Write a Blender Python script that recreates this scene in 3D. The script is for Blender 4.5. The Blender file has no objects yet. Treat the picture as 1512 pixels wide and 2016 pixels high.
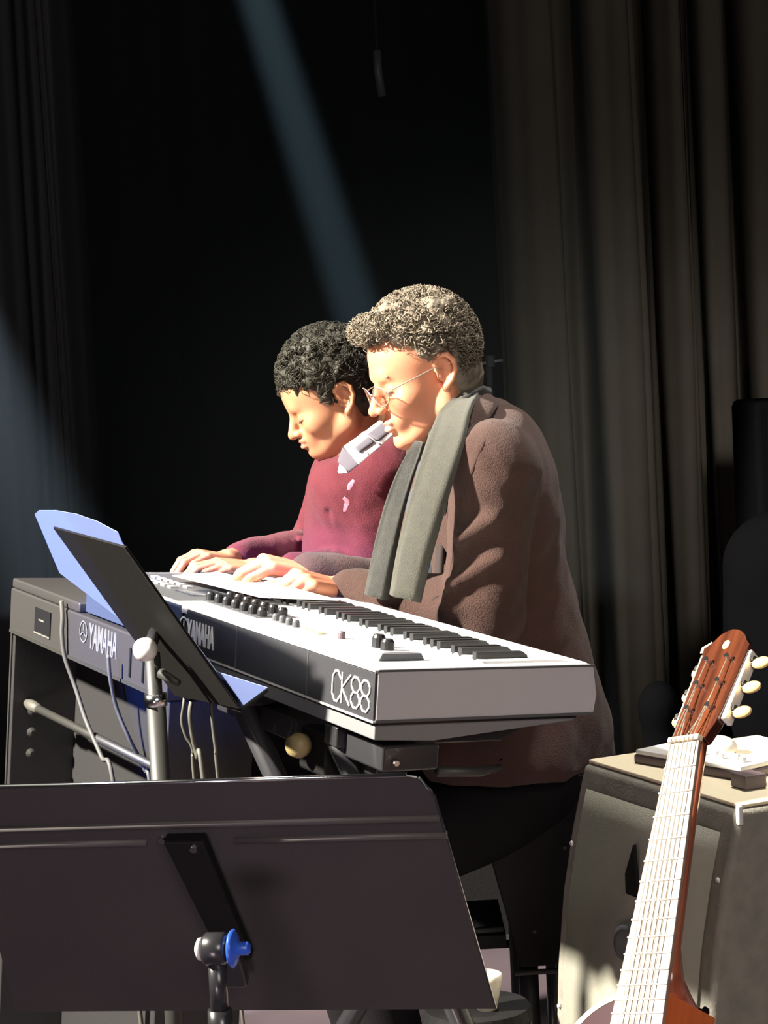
import bpy, bmesh, math, random
import numpy as np
from mathutils import Vector, Matrix, Euler

# ------------------------------------------------------------------ camera
SC = bpy.context.scene
CO = SC.collection
FPX = 4000.0                        # focal length in pixels of a 1512x2016 frame
CAM = np.array([0, 0, 1.48])
_sp = .07; _cp = math.sqrt(1 - _sp * _sp); _r = .05
FWD = np.array([0, _cp, -_sp]); _u0 = np.array([0, _sp, _cp]); _r0 = np.array([1., 0, 0])
RGT = math.cos(_r) * _r0 - math.sin(_r) * _u0
UPV = math.cos(_r) * _u0 + math.sin(_r) * _r0
camd = bpy.data.cameras.new('camera'); cam = bpy.data.objects.new('camera', camd); CO.objects.link(cam)
camd.sensor_fit = 'VERTICAL'; camd.sensor_height = 36; camd.lens = 36 * FPX / 2016
camd.clip_start = .05
cam.matrix_world = Matrix(((RGT[0], UPV[0], -FWD[0], CAM[0]), (RGT[1], UPV[1], -FWD[1], CAM[1]),
                           (RGT[2], UPV[2], -FWD[2], CAM[2]), (0, 0, 0, 1)))
SC.camera = cam

def at(px, py, Y):
    """world point seen at a pixel of the photograph, at distance Y"""
    d = RGT * ((px - 756) / FPX) + FWD + UPV * ((1008 - py) / FPX)
    return CAM + d * (Y / d[1])

# ------------------------------------------------------------------ world, light, exposure
wd = bpy.data.worlds.new('dark_hall'); SC.world = wd; wd.use_nodes = True
wd.node_tree.nodes['Background'].inputs[0].default_value = (.55, .6, .75, 1)
wd.node_tree.nodes['Background'].inputs[1].default_value = .012
SC.view_settings.view_transform = 'Standard'
SC.view_settings.look = 'None'
SC.view_settings.gamma = 1.0
SC.view_settings.use_curve_mapping = False
SC.view_settings.exposure = 0.0

def spot(name, loc, tgt, power, color, size, blend=.3, radius=.05):
    l = bpy.data.lights.new(name, 'SPOT'); l.energy = power; l.color = color
    l.spot_size = math.radians(size); l.spot_blend = blend; l.shadow_soft_size = radius
    o = bpy.data.objects.new(name, l); CO.objects.link(o); o.location = loc
    o.rotation_euler = (Vector(tgt) - Vector(loc)).to_track_quat('-Z', 'Y').to_euler()
    return o
def area(name, loc, tgt, power, color, size):
    l = bpy.data.lights.new(name, 'AREA'); l.energy = power; l.color = color; l.size = size
    o = bpy.data.objects.new(name, l); CO.objects.link(o); o.location = loc
    o.rotation_euler = (Vector(tgt) - Vector(loc)).to_track_quat('-Z', 'Y').to_euler()
    return o
spot('stage_key_spot', (-4.2, 2.1, 4.3), (0, 3.4, 1.2), 8200, (1, .93, .80), 34, .3, .12)
spot('top_spot', (1.0, 4.4, 5.6), (.35, 3.1, .95), 1100, (1, .95, .86), 34, .4, .10)
area('house_spill', (1.4, -2.5, 3.2), (.2, 3.6, 1.0), 122, (1, .92, .86), 2.0)
spot('curtain_wash', (.6, -2.5, 3.7), tuple(at(1340, 1050, 6.4)), 1700, (1, .95, .86), 13, 1.0, .4)
area('added_low_fill', (-.7, .5, .22), (.05, 4.0, .62), 10, (1, .78, .92), .5)  # added low purplish fill to brighten the legs, no known lamp there
spot('blue_spot', (-2.4, .9, 2.3), (-.52, 3.4, 1.12), 1300, (.06, .17, 1), 9.5, .4, .03)
BEAM_A = at(470, -120, 6.6); BEAM_B = at(735, 720, 6.6)

# ------------------------------------------------------------------ helpers
MT = {}
def mat(name, col, rough=.6, metal=0, spec=.5, noise=None, bump=None, emit=None, trans=0, alpha=1, sheen=0, sss=0, coat=0):
    """procedural principled material; noise=(scale, other colour, strength), bump=(scale, strength)"""
    m = bpy.data.materials.new(name); m.use_nodes = True; nt = m.node_tree
    b = nt.nodes['Principled BSDF']
    c = tuple(col) + (1,)
    b.inputs['Base Color'].default_value = c
    b.inputs['Roughness'].default_value = rough; b.inputs['Metallic'].default_value = metal
    b.inputs['Specular IOR Level'].default_value = spec
    b.inputs['Transmission Weight'].default_value = trans; b.inputs['Alpha'].default_value = alpha
    b.inputs['Sheen Weight'].default_value = sheen; b.inputs['Coat Weight'].default_value = coat
    if sss:
        b.inputs['Subsurface Weight'].default_value = sss
        b.inputs['Subsurface Radius'].default_value = (.012, .004, .002); b.inputs['Subsurface Scale'].default_value = 1
    tc = nt.nodes.new('ShaderNodeTexCoord')
    if noise:
        n = nt.nodes.new('ShaderNodeTexNoise'); n.inputs['Scale'].default_value = noise[0]; n.inputs['Detail'].default_value = 4
        if len(noise) > 3:
            mp = nt.nodes.new('ShaderNodeMapping'); mp.inputs['Scale'].default_value = noise[3]
            nt.links.new(tc.outputs['Object'], mp.inputs[0]); nt.links.new(mp.outputs[0], n.inputs['Vector'])
        else: nt.links.new(tc.outputs['Object'], n.inputs['Vector'])
        r = nt.nodes.new('ShaderNodeValToRGB'); r.color_ramp.elements[0].position = .5 - .5 * noise[2]; r.color_ramp.elements[1].position = .5 + .5 * noise[2]
        r.color_ramp.elements[0].color = c; r.color_ramp.elements[1].color = tuple(noise[1]) + (1,)
        nt.links.new(n.outputs['Fac'], r.inputs[0]); nt.links.new(r.outputs[0], b.inputs['Base Color'])
    if bump:
        n2 = nt.nodes.new('ShaderNodeTexNoise'); n2.inputs['Scale'].default_value = bump[0]; n2.inputs['Detail'].default_value = 5
        nt.links.new(tc.outputs['Object'], n2.inputs['Vector'])
        bp = nt.nodes.new('ShaderNodeBump'); bp.inputs['Strength'].default_value = bump[1]; bp.inputs['Distance'].default_value = .002
        nt.links.new(n2.outputs['Fac'], bp.inputs['Height']); nt.links.new(bp.outputs[0], b.inputs['Normal'])
    if emit:
        b.inputs['Emission Color'].default_value = tuple(emit[:3]) + (1,); b.inputs['Emission Strength'].default_value = emit[3]
    MT[name] = m
    return m

def tag(o, label, cat=None, group=None, kind=None):
    if label: o['label'] = label
    if cat: o['category'] = cat
    if group: o['group'] = group
    if kind: o['kind'] = kind
    return o
def thing(name, label, cat, M=None, group=None):
    o = bpy.data.objects.new(name, None); CO.objects.link(o); o.empty_display_size = .05
    if M is not None: o.matrix_world = M
    tag(o, label, cat, group); return o
def link(name, me, parent=None, m=None, smooth=False):
    o = bpy.data.objects.new(name, me); CO.objects.link(o)
    if parent is not None: o.parent = parent
    if m is not None:
        for x in (m if isinstance(m, (list, tuple)) else [m]): me.materials.append(x)
    if smooth:
        me.polygons.foreach_set('use_smooth', [True] * len(me.polygons))
    return o
def obj(name, bm, m=None, parent=None, smooth=False, bevel=0, seg=2, auto=None):
    me = bpy.data.meshes.new(name); bmesh.ops.recalc_face_normals(bm, faces=bm.faces)
    bm.to_mesh(me); bm.free()
    o = link(name, me, parent, m, smooth)
    if bevel:
        b = o.modifiers.new('bevel', 'BEVEL'); b.width = bevel; b.segments = seg; b.limit_method = 'ANGLE'; b.angle_limit = .6
        me.polygons.foreach_set('use_smooth', [True] * len(me.polygons))
        w = o.modifiers.new('wn', 'WEIGHTED_NORMAL'); w.keep_sharp = True
    return o
def bx(bm, x0, x1, y0, y1, z0, z1, M=None):
    vs = [bm.verts.new(Vector(p) if M is None else M @ Vector(p)) for p in
          [(x0, y0, z0), (x1, y0, z0), (x1, y1, z0), (x0, y1, z0), (x0, y0, z1), (x1, y0, z1), (x1, y1, z1), (x0, y1, z1)]]
    for f in ((0, 3, 2, 1), (4, 5, 6, 7), (0, 1, 5, 4), (1, 2, 6, 5), (2, 3, 7, 6), (3, 0, 4, 7)): bm.faces.new([vs[i] for i in f])
def box(x0, x1, y0, y1, z0, z1, M=None):
    bm = bmesh.new(); bx(bm, x0, x1, y0, y1, z0, z1, M); return bm
def prism(pts, d0, d1, axis='y'):
    """polygon in the plane across axis, extruded from d0 to d1"""
    bm = bmesh.new()
    f = {'y': lambda u, v, d: (u, d, v), 'x': lambda u, v, d: (d, u, v), 'z': lambda u, v, d: (u, v, d)}[axis]
    a = [bm.verts.new(f(u, v, d0)) for u, v in pts]; b = [bm.verts.new(f(u, v, d1)) for u, v in pts]
    bm.faces.new(a); bm.faces.new(b[::-1]); n = len(pts)
    for i in range(n): bm.faces.new((a[i], a[(i + 1) % n], b[(i + 1) % n], b[i]))
    return bm
def tube(bm, pts, r, n=10, caps=True):
    """round tube through points, r number or list"""
    P = [Vector(p) for p in pts]; rr = r if isinstance(r, (list, tuple)) else [r] * len(P)
    prev = None; rings = []
    for i, p in enumerate(P):
        t = (P[min(i + 1, len(P) - 1)] - P[max(i - 1, 0)]).normalized()
        if prev is None:
            u = t.cross(Vector((0, 0, 1)));  u = u if u.length > .1 else t.cross(Vector((1, 0, 0)))
        else: u = prev - t * prev.dot(t)
        u.normalize(); v = t.cross(u); prev = u
        rings.append([bm.verts.new(p + (u * math.cos(a) + v * math.sin(a)) * rr[i]) for a in [2 * math.pi * k / n for k in range(n)]])
    for a, b in zip(rings, rings[1:]):
        for k in range(n): bm.faces.new((a[k], a[(k + 1) % n], b[(k + 1) % n], b[k]))
    if caps: bm.faces.new(rings[0][::-1]); bm.faces.new(rings[-1])
def tb(pts, r, n=10):
    bm = bmesh.new(); tube(bm, pts, r, n); return bm
def lathe(prof, p0, d, n=24):
    """profile [(t, r)] turned around the axis through p0 along d"""
    bm = bmesh.new(); p0 = Vector(p0); d = Vector(d).normalized()
    tube(bm, [p0 + d * t for t, r in prof], [max(r, 1e-4) for t, r in prof], n); return bm
def catmull(pts, n=8):
    P = [np.array(p, float) for p in pts]; P = [2 * P[0] - P[1]] + P + [2 * P[-1] - P[-2]]; o = []
    for i in range(1, len(P) - 2):
        for k in range(n):
            t = k / n
            o.append(.5 * (2 * P[i] + (P[i + 1] - P[i - 1]) * t + (2 * P[i - 1] - 5 * P[i] + 4 * P[i + 1] - P[i + 2]) * t * t + (3 * P[i] - P[i - 1] - 3 * P[i + 1] + P[i + 2]) * t ** 3))
    o.append(P[-2]); return o
def ribbon(name, path, width, thick, m, parent, n=12, wave=0):
    """soft strip: path points are (position, across direction, width)"""
    bm = bmesh.new(); rings = []
    for i, (p, a, nrm) in enumerate(path):
        p = Vector(p); a = Vector(a).normalized(); nn = Vector(nrm).normalized()
        w = width[i] if isinstance(width, (list, tuple)) else width
        ring = []
        for k in range(2 * n):
            ang = 2 * math.pi * k / (2 * n)
            cx = math.cos(ang); sx = math.sin(ang)
            sc = abs(cx) ** .5 * (1 if cx > 0 else -1)
            ring.append(bm.verts.new(p + a * (w / 2 * sc) + nn * (thick / 2 * sx + wave * math.sin(sc * 7 + i * .12) * (1 - .3 * abs(sc)))))
        rings.append(ring)
    for A, B in zip(rings, rings[1:]):
        for k in range(2 * n): bm.faces.new((A[k], A[(k + 1) % (2 * n)], B[(k + 1) % (2 * n)], B[k]))
    bm.faces.new(rings[0][::-1]); bm.faces.new(rings[-1])
    return obj(name, bm, m, parent, smooth=True)
def text(name, s, size, M, m, parent, depth=.0006, bold=0, sx=1):
    cu = bpy.data.curves.new(name, 'FONT'); cu.body = s; cu.size = size; cu.extrude = depth; cu.offset = bold
    cu.align_x = 'CENTER'; cu.align_y = 'CENTER'
    t = bpy.data.objects.new(name, cu); CO.objects.link(t)
    dg = bpy.context.evaluated_depsgraph_get(); dg.update()
    me = bpy.data.meshes.new_from_object(t.evaluated_get(dg)); bpy.data.objects.remove(t)
    me.transform(Matrix.Diagonal((sx, 1, 1, 1))); me.transform(M)
    return link(name, me, parent, m)

# ---- distance-field bodies: smooth union of cones and ellipsoids, meshed by surface nets
class Body:
    def __init__(s): s.P = []
    def cone(s, a, b, ra, rb=None, k=.012, op=1):
        a = np.array(a, float); b = np.array(b, float); rb = ra if rb is None else rb
        s.P.append(('c', a, b, ra, rb, k, op)); return s
    def ell(s, c, r, R=None, k=.012, op=1):
        R = np.eye(3) if R is None else np.array(R, float)
        s.P.append(('e', np.array(c, float), R, np.array(r, float), None, k, op)); return s
    def chain(s, pts, rs, k=.012):
        for i in range(len(pts) - 1): s.cone(pts[i], pts[i + 1], rs[i], rs[i + 1], k)
        return s
    def plane(s, p, n, k=.004):          # cut away the side n points to
        s.P.append(('p', np.array(p, float), np.array(n, float) / np.linalg.norm(n), 0, 0, k, -1)); return s
    def add(s, other, T, sc=1.0, keepk=False):
        """other body placed by a 3x4 rigid transform and a scale"""
        R = T[:, :3]; t = T[:, 3]
        for q in other.P:
            if q[0] == 'c': s.P.append(('c', R @ q[1] * sc + t, R @ q[2] * sc + t, q[3] * sc, q[4] * sc, q[5] * sc, q[6]))
            elif q[0] == 'e': s.P.append(('e', R @ q[1] * sc + t, R @ q[2], q[3] * sc, None, q[5] * sc, q[6]))
            else: s.P.append(('p', R @ q[1] * sc + t, R @ q[2], 0, 0, q[5] * sc, -1))
        return s
    @staticmethod
    def one(q, X):
        if q[0] == 'c':
            a, b, ra, rb = q[1], q[2], q[3], q[4]; ab = b - a
            t = np.clip(((X - a) @ ab) / max(ab @ ab, 1e-12), 0, 1)
            D = X - a - t[:, None] * ab
            return np.sqrt(np.einsum('ij,ij->i', D, D)) - (ra + (rb - ra) * t)
        if q[0] == 'p': return -((X - q[1]) @ q[2])
        r = q[3]; L = (X - q[1]) @ (q[2] / r); L2 = L / r
        k0 = np.sqrt(np.einsum('ij,ij->i', L, L)) + 1e-9; k1 = np.sqrt(np.einsum('ij,ij->i', L2, L2)) + 1e-9
        d = k0 * (k0 - 1) / k1
        return np.where(k0 < 1, np.minimum(0, (k0 - 1) * r.min()), d)
    def ev(s, X, prims):
        d = np.full(len(X), 1e3)
        for q in prims:
            e = s.one(q, X); k = q[5]
            if q[6] > 0:
                h = np.clip(.5 + .5 * (e - d) / k, 0, 1) if k > 0 else (e < d) * 0.0
                d = e * (1 - h) + d * h - k * h * (1 - h)
                d = np.where(d > 100, e, d)
            else:
                h = np.clip(.5 - .5 * (d + e) / k, 0, 1)
                d = d * (1 - h) - e * h + k * h * (1 - h)
        return d
    def mesh(s, name, h, m, parent=None, disp=None, n=14, facemat=None, dmax=.004, clipbox=None):
        lo = np.full(3, 1e9); hi = -lo
        for q in s.P:
            if q[6] < 0: continue
            if q[0] == 'c':
                for c, r in ((q[1], q[3]), (q[2], q[4])): lo = np.minimum(lo, c - r); hi = np.maximum(hi, c + r)
            else: lo = np.minimum(lo, q[1] - q[3].max()); hi = np.maximum(hi, q[1] + q[3].max())
        if clipbox is not None: lo = np.maximum(lo, clipbox[0]); hi = np.minimum(hi, clipbox[1])
        lo -= .02; hi += .02
        nb = np.ceil((hi - lo) / (h * n)).astype(int)
        rad = h * (n + 2) * .5 * math.sqrt(3)
        big = 1 << 20
        keys = []; pos = []; quads = []
        cen = np.array([lo + (np.array([i, j, k]) + .5) * h * n for i in range(nb[0]) for j in range(nb[1]) for k in range(nb[2])])
        ids = [(i, j, k) for i in range(nb[0]) for j in range(nb[1]) for k in range(nb[2])]
        ed = [s.one(q, cen) for q in s.P]
        dc = np.full(len(cen), 1e3)
        for q, e in zip(s.P, ed):
            dc = np.minimum(dc, e) if q[6] > 0 else dc
        for bi, (i, j, k) in enumerate(ids):
            if dc[bi] > rad * 1.3 + .02: continue
            sub = [q for q, e in zip(s.P, ed) if e[bi] < rad * 1.15 + .006 + q[5]]
            if not sub or not any(q[6] > 0 for q in sub): continue
            g = np.array([i, j, k]) * n
            ax = [np.arange(g[a] - 1, g[a] + n + 1) for a in range(3)]
            I = np.stack(np.meshgrid(*ax, indexing='ij'), -1)
            X = lo + I.reshape(-1, 3) * h
            d = s.ev(X, sub)
            if disp is not None: d = d - disp(X)
            N = n + 2; D = d.reshape(N, N, N)
            if D.min() > 0 or D.max() < 0: continue
            S = D < 0
            c8 = [(a, b, c) for a in (0, 1) for b in (0, 1) for c in (0, 1)]
            sl = lambda A, o: A[o[0]:N - 1 + o[0], o[1]:N - 1 + o[1], o[2]:N - 1 + o[2]]
            cnt = sum(sl(S, o).astype(int) for o in c8)
            act = (cnt > 0) & (cnt < 8)
            ci = np.argwhere(act)
            if len(ci) == 0: continue
            acc = np.zeros((len(ci), 3)); num = np.zeros(len(ci))
            vals = {o: D[ci[:, 0] + o[0], ci[:, 1] + o[1], ci[:, 2] + o[2]] for o in c8}
            for o in c8:
                for a in range(3):
                    if o[a]: continue
                    p = list(o); p[a] = 1; p = tuple(p)
                    v0, v1 = vals[o], vals[p]; cr = (v0 < 0) != (v1 < 0)
                    t = np.where(cr, v0 / np.where(v0 - v1 == 0, 1, v0 - v1), 0)
                    off = np.array(o, float)[None].repeat(len(ci), 0); off[:, a] += t
                    acc += off * cr[:, None]; num += cr
            gi = ci + (g - 1)
            keys.append(((gi[:, 0] + 1) * big + gi[:, 1] + 1) * big + gi[:, 2] + 1)
            pos.append(lo + (gi + acc / num[:, None]) * h)
            for a in range(3):
                b, c = (a + 1) % 3, (a + 2) % 3
                A = [slice(1, N - 1)] * 3
                s0 = S[tuple(A)]; A2 = list(A); A2[a] = slice(2, N); s1 = S[tuple(A2)]
                e = np.argwhere(s0 != s1) + 1
                if len(e) == 0: continue
                flip = S[e[:, 0], e[:, 1], e[:, 2]]
                eg = e + (g - 1)
                def key(v): return ((v[:, 0] + 1) * big + v[:, 1] + 1) * big + v[:, 2] + 1
                eb = np.zeros(3, int); eb[b] = 1; ec = np.zeros(3, int); ec[c] = 1
                q4 = np.stack([key(eg), key(eg - eb), key(eg - eb - ec), key(eg - ec)], 1)
                q4[~flip] = q4[~flip][:, ::-1]
                quads.append(q4[:, ::-1])
        K = np.concatenate(keys); Pp = np.concatenate(pos); Q = np.concatenate(quads)
        uk, ix = np.unique(K, return_index=True); V = Pp[ix]
        F = np.searchsorted(uk, Q); F = np.clip(F, 0, len(uk) - 1)
        ok = (uk[F] == Q).all(1); F = F[ok]
        used = np.zeros(len(V), bool); used[F.ravel()] = True
        rm = np.cumsum(used) - 1; V = V[used]; F = rm[F]
        me = bpy.data.meshes.new(name)
        me.vertices.add(len(V)); me.vertices.foreach_set('co', V.astype(np.float32).ravel())
        me.loops.add(len(F) * 4); me.loops.foreach_set('vertex_index', F.astype(np.int32).ravel())
        me.polygons.add(len(F)); me.polygons.foreach_set('loop_start', np.arange(0, len(F) * 4, 4, dtype=np.int32))
        me.update(calc_edges=True)
        o = link(name, me, None, m)
        if facemat is not None:
            me.polygons.foreach_set('material_index', facemat(V[F].mean(1)).astype(np.int32))
        me.polygons.foreach_set('use_smooth', [True] * len(F))
        if parent is not None:
            o.parent = parent; o.matrix_parent_inverse = parent.matrix_world.inverted()
        return o
def frame(xdir, zhint, t):
    x = np.array(xdir, float); x /= np.linalg.norm(x); z = np.array(zhint, float); z -= x * (z @ x); z /= np.linalg.norm(z)
    y = np.cross(z, x); return np.column_stack([x, y, z, np.array(t, float)])
def M4(T, sc=1.0):
    return Matrix(((T[0][0] * sc, T[0][1] * sc, T[0][2] * sc, T[0][3]), (T[1][0] * sc, T[1][1] * sc, T[1][2] * sc, T[1][3]), (T[2][0] * sc, T[2][1] * sc, T[2][2] * sc, T[2][3]), (0, 0, 0, 1)))
def wn(X, f, seed=0):
    """smooth wave noise"""
    rs = np.random.RandomState(seed); o = 0
    for i in range(6):
        d = rs.normal(size=3); d /= np.linalg.norm(d)
        o = o + np.sin(X @ d * f * (1 + .35 * i) + rs.rand() * 6.3) / (1 + .3 * i)
    return o / 2.5

# ------------------------------------------------------------------ materials
mat('floor', (.125, .094, .108), .45, noise=(3, (.07, .055, .065), .6), bump=(60, .15))
mat('wall_black', (.008, .008, .009), .9, bump=(30, .2))
mat('curtain_dark', (.0035, .0035, .0037), .95, spec=0, bump=(300, .3))
mat('curtain', (.075, .067, .055), .95, spec=.05, noise=(8, (.060, .052, .042), .8), bump=(300, .3))
mat('curtain_left', (.034, .034, .035), .95, spec=0, bump=(300, .3))
mat('black_plastic', (.012, .012, .014), .38, bump=(400, .1))
mat('rear_plastic', (.03, .03, .035), .45, bump=(400, .1))
mat('rear_blue_lit', (.045, .06, .10), .4, bump=(400, .05))  # blue stage light on the back panel mixed into its base colour
mat('grey_cheek', (.47, .46, .48), .42, bump=(500, .12))
mat('grey_dark', (.075, .078, .085), .5, bump=(400, .1))
mat('chassis_grey', (.17, .175, .18), .5, bump=(400, .1))
mat('panel_top_glare', (.52, .52, .54), .35, bump=(500, .1))  # glare on the dark grey control panel, painted as a light base colour
mat('white_key', (.85, .85, .83), .25)
mat('black_key', (.02, .02, .022), .35)
mat('white_ink', (.85, .85, .80), .5)
mat('grey_ink', (.15, .15, .14), .5)
mat('lcd', (.02, .03, .05), .15)
mat('desk_black', (.036, .030, .031), .55, bump=(900, .25), noise=(9, (.043, .038, .037), .5))
mat('crease_black', (.075, .068, .066), .5)
mat('stand_desk', (.006, .0055, .005), .7, spec=.15, bump=(200, .2))
mat('tube_black', (.025, .025, .028), .3, coat=.3)
mat('chrome', (.75, .76, .78), .18, metal=1)
mat('steel_grey', (.030, .030, .027), .5, metal=.0)
mat('knob_blue_lit', (.03, .10, .55), .3)  # blue light falling on the tilt knob, given as its colour
mat('knob_yellow', (.26, .20, .09), .5)
mat('paper', (.82, .82, .80), .7, bump=(90, .1))
mat('folder', (.35, .45, .85), .3, trans=.35, alpha=.82)
mat('skin_man', (.60, .245, .135), .5, sss=.10, noise=(22, (.66, .27, .15), .8), bump=(260, .12))
mat('lip_man', (.56, .26, .20), .5, sss=.1)
mat('skin_boy', (.42, .19, .10), .45, sss=.1, noise=(22, (.47, .22, .12), .8), bump=(260, .08))
mat('lip_boy', (.45, .16, .13), .4, sss=.1)
mat('hair_grey', (.26, .21, .15), .7, noise=(30, (.07, .054, .038), .5), bump=(260, .4))
mat('hair_black', (.016, .014, .009), .6, spec=.3, noise=(40, (.035, .032, .022), .5), bump=(260, .4))
mat('brow_grey', (.30, .20, .13), .8)
mat('lash', (.06, .03, .02), .8)
mat('jacket', (.062, .029, .022), .95, sheen=.06, noise=(22, (.046, .021, .016), .7), bump=(420, 1.0))
mat('jacket_dark', (.022, .014, .013), .9, bump=(300, .3))
mat('scarf', (.068, .066, .052), .95, sheen=.1, noise=(60, (.052, .050, .041), .7), bump=(380, .6))
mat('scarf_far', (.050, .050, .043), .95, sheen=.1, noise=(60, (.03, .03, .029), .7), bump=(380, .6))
mat('shirt_navy', (.05, .055, .075), .8, bump=(400, .2))
mat('trousers_black', (.010, .009, .010), .9, spec=.1, bump=(400, .3))
mat('sweater', (.105, .007, .018), .9, sheen=.06, noise=(30, (.08, .005, .014), .7), bump=(420, .6))
mat('badge', (.60, .22, .30), .8, noise=(160, (.25, .05, .09), .5))
mat('collar_white', (.52, .50, .50), .8, bump=(300, .2))
mat('collar_grey', (.10, .09, .115), .8, bump=(300, .2))
mat('trousers_mauve', (.24, .19, .23), .9, bump=(300, .3))
mat('wood_head', (.018, .0045, .004), .2, coat=.8, noise=(5, (.13, .036, .014), .4, (1, 9, 9)))  # orange streaks are reflections drawn into the dark wood colour
mat('wood_orange', (.62, .17, .055), .2, coat=.6, noise=(20, (.50, .12, .035), .7, (1, 6, 6)))
mat('wood_neck', (.30, .085, .04), .25, coat=.5, noise=(20, (.22, .06, .03), .7, (1, 8, 8)))
mat('sunburst', (.035, .014, .018), .2, coat=.6)
mat('fretboard', (.26, .19, .15), .35, noise=(40, (.20, .14, .115), .6, (1, 9, 9)))
mat('cream', (.85, .74, .52), .3)
mat('pearl', (.75, .50, .20), .25)
mat('fret_wire', (.9, .88, .8), .35)
mat('bright_steel', (.85, .83, .78), .45, metal=.3)
mat('string', (.85, .78, .66), .25, metal=.8)
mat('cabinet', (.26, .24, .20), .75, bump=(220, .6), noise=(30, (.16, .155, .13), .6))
mat('cabinet_top_lit', (.80, .70, .50), .6, bump=(220, .4))  # overhead light on the cabinet's top put into a paler colour
mat('grille', (.34, .33, .27), .7, bump=(600, .8), alpha=.86)
mat('woofer', (.03, .03, .028), .6)
mat('device_white', (.62, .60, .58), .35)
mat('device_dark', (.11, .08, .085), .4)
mat('cover_black', (.0025, .0025, .003), .95, spec=0)
mat('case_black', (.006, .0055, .006), .65, spec=.2, bump=(120, .4))
mat('piano_black', (.036, .034, .034), .5, bump=(200, .2))
mat('board_black', (.028, .027, .028), .5, bump=(90, .3))
mat('cable_grey', (.085, .082, .068), .6)
mat('glass', (1, 1, 1), .03, trans=1, alpha=.35)
mat('wire', (.45, .38, .34), .3, metal=.6)
mat('cup', (.70, .66, .52), .8)

# ------------------------------------------------------------------ the stage shell
def struct(name, bm, m, **k):
    o = obj(name, bm, m, **k); o['kind'] = 'structure'; return o
struct('floor', box(-5, 6, -3.4, 9.2, -.1, 0), MT['floor'])
struct('wall_back', box(-5, 6, 9.0, 9.2, 0, 6.5), MT['wall_black'])

WOB = .02
def curtain(name, label, ctrl, z0, z1, m, n=10, sub=7):
    """hanging cloth: (x, y) control points of the folds seen from above"""
    P = catmull([(x, y, 0) for x, y in ctrl], n); bm = bmesh.new(); rows = []
    for j in range(sub + 1):
        t = j / sub; row = []
        for i, p in enumerate(P):
            s = 1 + .25 * math.sin(t * 3 + i * .11)
            row.append(bm.verts.new((p[0] + .015 * math.sin(5 * t + i * .3), p[1] * 1.0 + WOB * s * math.sin(i * .9 + t * 2.2), z0 + (z1 - z0) * t)))
        rows.append(row)
    for a, b in zip(rows, rows[1:]):
        for i in range(len(P) - 1): bm.faces.new((a[i], a[i + 1], b[i + 1], b[i]))
    o = obj(name, bm, m, smooth=True)
    so = o.modifiers.new('thick', 'SOLIDIFY'); so.thickness = .012
    tag(o, label, 'curtain'); return o
def px2x(px, Y, py=900): return at(px, py, Y)[0]
# black backdrop with shallow folds
c = []; x = -4.6
while x < 5.6: c += [(x, 8.75), (x + .16, 8.55)]; x += .34
curtain('curtain', 'black backdrop curtain hanging across the dark middle behind the players', c, .01, 6.2, MT['curtain_dark'], 4, 3)
# left leg: the folds end at about x = 160
Y = 6.0; c = [(-3.3, 6.3)]; x = -3.2
while x < px2x(40, Y) - .1: c += [(x, 6.12), (x + .12, 5.95)]; x += .26
for px, dy in ((20, .02), (55, .10), (78, .12), (95, -.04), (125, -.08), (152, -.05), (166, .10), (160, .35)): c.append((px2x(px, Y), Y + dy))
curtain('curtain', 'dim grey leg curtain at the left edge with one flat pale fold', c, .01, 6.2, MT['curtain_left'], 8, 3)
# right curtain, folds run from dim to pale
Y = 6.4; c = []; WOB = .006
for px, dy in ((1010, .75), (1035, .55), (1075, .38), (1120, .36), (1150, .44), (1180, .50), (1196, .12), (1225, .02), (1265, .0), (1290, .10), (1305, .34), (1322, .34), (1334, .04), (1355, -.06),
               (1372, .02), (1388, .20), (1402, .16), (1414, -.08), (1432, -.10), (1446, .05), (1462, .34), (1482, .34), (1496, -.02), (1530, -.12), (1570, .0), (1590, .3), (1620, -.05), (1680, -.1), (1720, .3), (1760, -.1), (1850, .3), (1900, -.1), (2000, .2)):
    c.append((px2x(px, Y), Y + dy * .55))
curtain('curtain', 'brownish grey curtain with broad vertical folds filling the right side', c, .01, 6.2, MT['curtain'], 8, 4)
# rope and its weight far up at the back
bm = tb([at(742, 100, 8.3), at(744, 140, 8.3), at(752, 190, 8.3)], .018, 8)
o = obj('hanging_strap', bm, MT['grey_dark'], smooth=True); tag(o, 'short grey strap hanging high on the black backdrop, above the man', 'strap')
tube_bm = bmesh.new()
tube(tube_bm, [at(742, 101, 8.3), at(742, 101, 8.3) + np.array([0, 0, 3.6])], .006, 6)
obj('strap_cord', tube_bm, MT['black_plastic'], o)

# haze lit by the back beam
bd = BEAM_B - BEAM_A; bl = np.linalg.norm(bd); bd = bd / bl
hm = bpy.data.materials.new('haze'); hm.use_nodes = True; nt = hm.node_tree; nt.nodes.remove(nt.nodes['Principled BSDF'])
vs = nt.nodes.new('ShaderNodeVolumeScatter'); vs.inputs['Density'].default_value = .018; vs.inputs['Anisotropy'].default_value = .2
vs.inputs['Color'].default_value = (.75, .88, .95, 1)
nt.links.new(vs.outputs[0], nt.nodes['Material Output'].inputs['Volume'])
hz = obj('stage_haze', box(-2.6, .62, 4.7, 8.2, .9, 6.2), hm)
tag(hz, 'thin stage haze in front of the black backdrop, crossed by a light beam', 'haze', kind='stuff')
BEAM_S = BEAM_A - bd * 3.4
spot('beam_spot', BEAM_S, BEAM_B, 42000, (.62, .88, 1), 2.6, .9, .02)
gl = at(-260, 60, 5.6)
spot('beam_spot_left', gl, at(110, 1180, 5.2), 3300, (.8, .9, 1), 15, 1.0, .02)

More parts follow.
